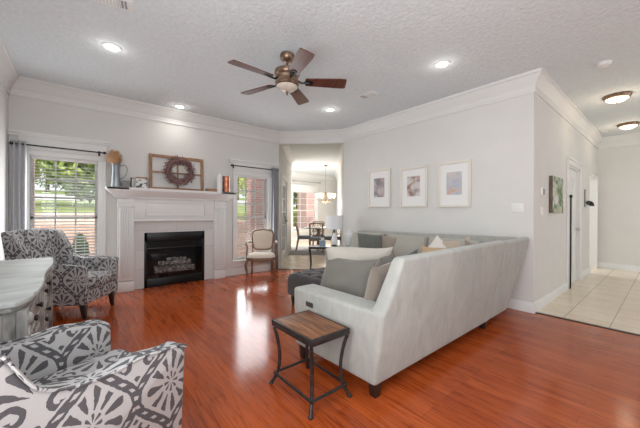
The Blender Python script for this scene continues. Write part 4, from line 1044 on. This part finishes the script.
rg = bpy.data.objects['area_rug']; rg.location = (TC.x+.0, TC.y+.0, 0); rg.rotation_euler = (0, 0, math.radians(-39))
t = thing('dining_table', 'round white topped breakfast table on a pedestal', 'table', (TC.x, TC.y, .0125))
MB().lathe([(0, .70), (.46, .70), (.48, .715), (.48, .735), (.47, .742), (0, .742)], 40).build('tabletop', 'ceramic', t)
MB().lathe([(0, .03), (.10, .04), (.06, .12), (.045, .30), (.07, .5), (.05, .62), (.14, .70), (0, .70)], 24).build('pedestal', 'din_wood', t)
for k in range(4):
    a = PI/4+k*PI/2; MB().tube(spline([(0, 0, .13), (.16*math.cos(a), .16*math.sin(a), .10), (.32*math.cos(a), .32*math.sin(a), .02)], 5), [.03]*5+[.022]*6, 8).build('foot', 'din_wood', t)
def din_chair(label, loc, rz, first=[]):
    if first:
        return dup(first[0], loc, rz, label, 'breakfast chairs around the white table')
    t = thing('dining_chair', label, 'chair', loc, rz, 'breakfast chairs around the white table'); first.append(t)   # faces -y
    MB().box(-.21, .21, -.21, .2, .42, .47, .015, 3).build('seat', 'blue_fabric', t)
    MB().box(-.21, .21, -.20, .2, .37, .42, .004).build('seat_rail', 'din_wood', t)
    for sx in (-1, 1):
        MB().tube([(sx*.185, -.18, .40), (sx*.19, -.19, 0)], [.022, .016], 8).build('leg', 'din_wood', t)
        MB().tube([(sx*.18, .18, .40), (sx*.185, .25, 0)], [.022, .016], 8).build('leg', 'din_wood', t)
        MB().tube([(sx*.18, .18, .40), (sx*.19, .20, .6), (sx*.20, .27, .88)], [.02, .02, .016], 8).build('back_post', 'din_wood', t)
    MB().tube([(-.20, .27, .88), (0, .29, .90), (.20, .27, .88)], .02, 8).build('top_rail', 'din_wood', t)
    mb = MB()
    for sg in (-1, 1):
        for k in range(5):
            x = -.16+k*.08; x2 = max(-.18, min(.18, x+sg*.14)); mb.tube([(x, .205, .56), (x2, .268, .86)], .006, 6)
    mb.tube([(-.185, .20, .55), (.185, .20, .55)], .012, 8); mb.build('lattice_back', 'din_wood', t)
    return t
def dplace(du, dr_, fdir, label):
    p = TC+fw*du+rt*dr_; din_chair(label, (p.x, p.y, .0125), face(fdir))
dplace(-.62, -.06, (fw.x, fw.y), 'wooden lattice back breakfast chair with its back to the room')
dplace(-.10, -.46, (rt.x, rt.y), 'wooden breakfast chair at the left of the white table, by the window')
dplace(-.38, .44, ((fw-rt).x, (fw-rt).y), 'wooden breakfast chair at the right of the white table, behind the lamp')
dplace(.62, .0, (-fw.x, -fw.y), 'wooden breakfast chair on the far side of the white table')
# chandelier
p = cam_pt(10.6, 325.5)
t = thing('chandelier', 'warm lit multi-arm chandelier above the breakfast table', 'chandelier', (p.x, p.y, HC))
MB().lathe([(0, 0), (.07, 0), (.065, -.03), (.02, -.05), (0, -.05)], 20).build('canopy', 'bronze', t)
mb = MB(); mb.tube([(0, 0, -.04), (0, 0, -.98)], .006, 8); mb.build('chain', 'grey_plastic', t)
MB().lathe([(0, -.95), (.02, -.97), (.03, -1.05), (.05, -1.12), (.03, -1.22), (.045, -1.30), (.02, -1.36), (0, -1.40)], 18).build('column', 'bronze', t)
for k in range(6):
    a = 2*PI*k/6+.3; c_, s_ = math.cos(a), math.sin(a)
    ar = MB().tube(spline([(.03*c_, .03*s_, -1.28), (.16*c_, .16*s_, -1.34), (.27*c_, .27*s_, -1.28), (.30*c_, .30*s_, -1.20)], 6), .009, 8).build('arm', 'bronze', t)
    MB().lathe([(.02, -1.2), (.04, -1.18), (.065, -1.10), (.075, -1.04), (.068, -1.04), (.03, -1.17), (.0, -1.18)], 16, (.30*c_, .30*s_, 0)).build('shade', 'bulb', ar)
light('chandelier_light', 'POINT', (p.x, p.y, HC-1.45), CHAND_W*15, (1, .86, .68), .2)

# ------------------------------------------------------------------ outdoors
mb = MB(); mb.box(-14, 4.9, 5.6, 9.0, -.35, -.22); mb.box(4.9, 40, 5.6, 14.0, -.35, -.22); struct(mb.build('ground_patio', 'pave'))
def slope(name, mat, y0, z0, y1, z1, xr=45): 
    mb = MB(); mb.hexa([(-45, y0, z0-.8), (xr, y0, z0-.8), (xr, y1, z1-.8), (-45, y1, z1-.8)], [(-45, y0, z0), (xr, y0, z0), (xr, y1, z1), (-45, y1, z1)]); return struct(mb.build(name, mat, smooth=False))
slope('ground_bed', 'mulch', 9.2, .84, 14, 1.20, 4.9); slope('ground_lawn', 'grass', 14, 1.20, 25, 1.9); slope('ground_drive', 'pave', 25, 1.9, 34, 2.75); slope('ground_far', 'grass', 34, 2.75, 60, 4.5)
w_ = MB().box(-9, 4.9, 9.0, 9.22, -.3, .92); o = w_.build('garden_wall', 'brick_orange', uv=True, smooth=False); tag(o, 'low orange brick garden wall outside the windows', 'wall')
o = MB().box(-1.15, -.60, 6.9, 7.3, -.3, 2.9, .004).build('porch_column', 'brick', uv=True, smooth=False); tag(o, 'red brick porch column outside the left window', 'column')
o = MB().box(3.56, 4.5, 7.2, 7.42, -.3, 4.2).build('house_wing', 'brick', uv=True, smooth=False); tag(o, 'red brick house wing seen through the window by the French chair', 'building')
o = MB().box(9.33, 13, 12.4, 13.2, -.3, 5).build('neighbor_house', 'brick', uv=True, smooth=False); tag(o, 'brick wall seen through the breakfast room window', 'building')
def leaves(mb, c, r, n, sz):
    for k in range(n):
        d_ = Vector((random.gauss(0, 1), random.gauss(0, 1), random.gauss(0, 1))).normalized(); rr = random.random()**.4
        p = Vector((c[0]+d_.x*r[0]*rr, c[1]+d_.y*r[1]*rr, c[2]+d_.z*r[2]*rr)); a = Vector((random.gauss(0, 1), random.gauss(0, 1), random.gauss(0, 1))).normalized(); b_ = a.orthogonal().normalized()
        mb.quad(p-a*sz, p-b_*sz*.5, p+a*sz, p+b_*sz*.5)
def gz(y): return 1.2+(y-14)*.0636 if y < 25 else (1.9+(y-25)*.0944 if y < 34 else 2.75+(y-34)*.0673)
trees = [(-5.5, 30, 'leaf_y', 6.0, 'broad yellow green tree at the left of the view through the left window'), (-2.6, 43, 'leaf_g', 7.5, 'tall green tree in the middle of the left window view'), (3.2, 33, 'leaf_y', 6.0, 'yellow green tree at the right of the left window view'), (9, 40, 'leaf_g', 7.0, 'large green tree farther back beyond the drive'), (15.0, 34, 'leaf_y', 6.0, 'yellow green tree seen through the window by the French chair'), (-11, 38, 'leaf_g', 7, 'green tree farthest left beyond the drive'), (14.2, 20, 'leaf_g', 4.5, 'small green tree seen past the brick wing'), (26, 36, 'leaf_g', 8, 'broad green tree outside the breakfast room window'), (-3.6, 19, 'leaf_y', 4.2, 'low yellow green tree nearest the left window, left of its middle'), (.9, 18, 'leaf_g', 4.0, 'low green tree nearest the left window, right of its middle')]
for x, y, lm, h, lab in trees:
    t = thing('tree', lab, 'tree', (x, y, gz(y)-.05))
    mb = MB(); mb.tube([(0, 0, 0), (.1, 0, h*.3), (0, .1, h*.75)], [.2, .15, .06], 10)
    for k in range(5):
        a = k*1.3; mb.tube([(0, 0, h*.3+k*.25), (1.2*math.cos(a), 1.2*math.sin(a), h*.55+k*.3)], [.08, .03], 7)
    mb.build('trunk', 'bark', t)
    mb = MB(); leaves(mb, (0, 0, h*.58), (h*.56, h*.45, h*.52), 4200, .2); mb.build('crown', lm, t, smooth=False)
t = thing('evergreen_shrub', 'narrow dark green evergreen shrub outside the left window', 'shrub', (.04, 8.2, -.22))
mb = MB(); mb.tube([(0, 0, 0), (0, 0, .9)], [.03, .012], 8); mb.build('stem', 'bark', t)
mb = MB(); leaves(mb, (0, 0, .50), (.15, .15, .50), 1700, .03); mb.ell((0, 0, .50), (.12, .12, .47), 12); mb.build('foliage', 'leaf_d', t, smooth=False)
t = thing('patio_grill', 'dark covered patio grill beside the evergreen shrub outside', 'grill', (-.44, 8.36, -.22))
MB().ell((0, 0, .50), (.27, .22, .14), 18).build('lid', 'black_matte', t); MB().lathe([(.05, .3), (.2, .34), (.26, .45), (.26, .49), (0, .49)], 20).build('bowl', 'black_matte', t)
for k in range(3):
    a = k*2.1; MB().tube([(.1*math.cos(a), .1*math.sin(a), .36), (.24*math.cos(a), .24*math.sin(a), 0)], .015, 8).build('leg', 'iron', t)
MB().tube([(-.08, -.1, .62), (-.06, -.1, .67), (.06, -.1, .67), (.08, -.1, .62)], .01, 8).build('handle', 'iron', t)
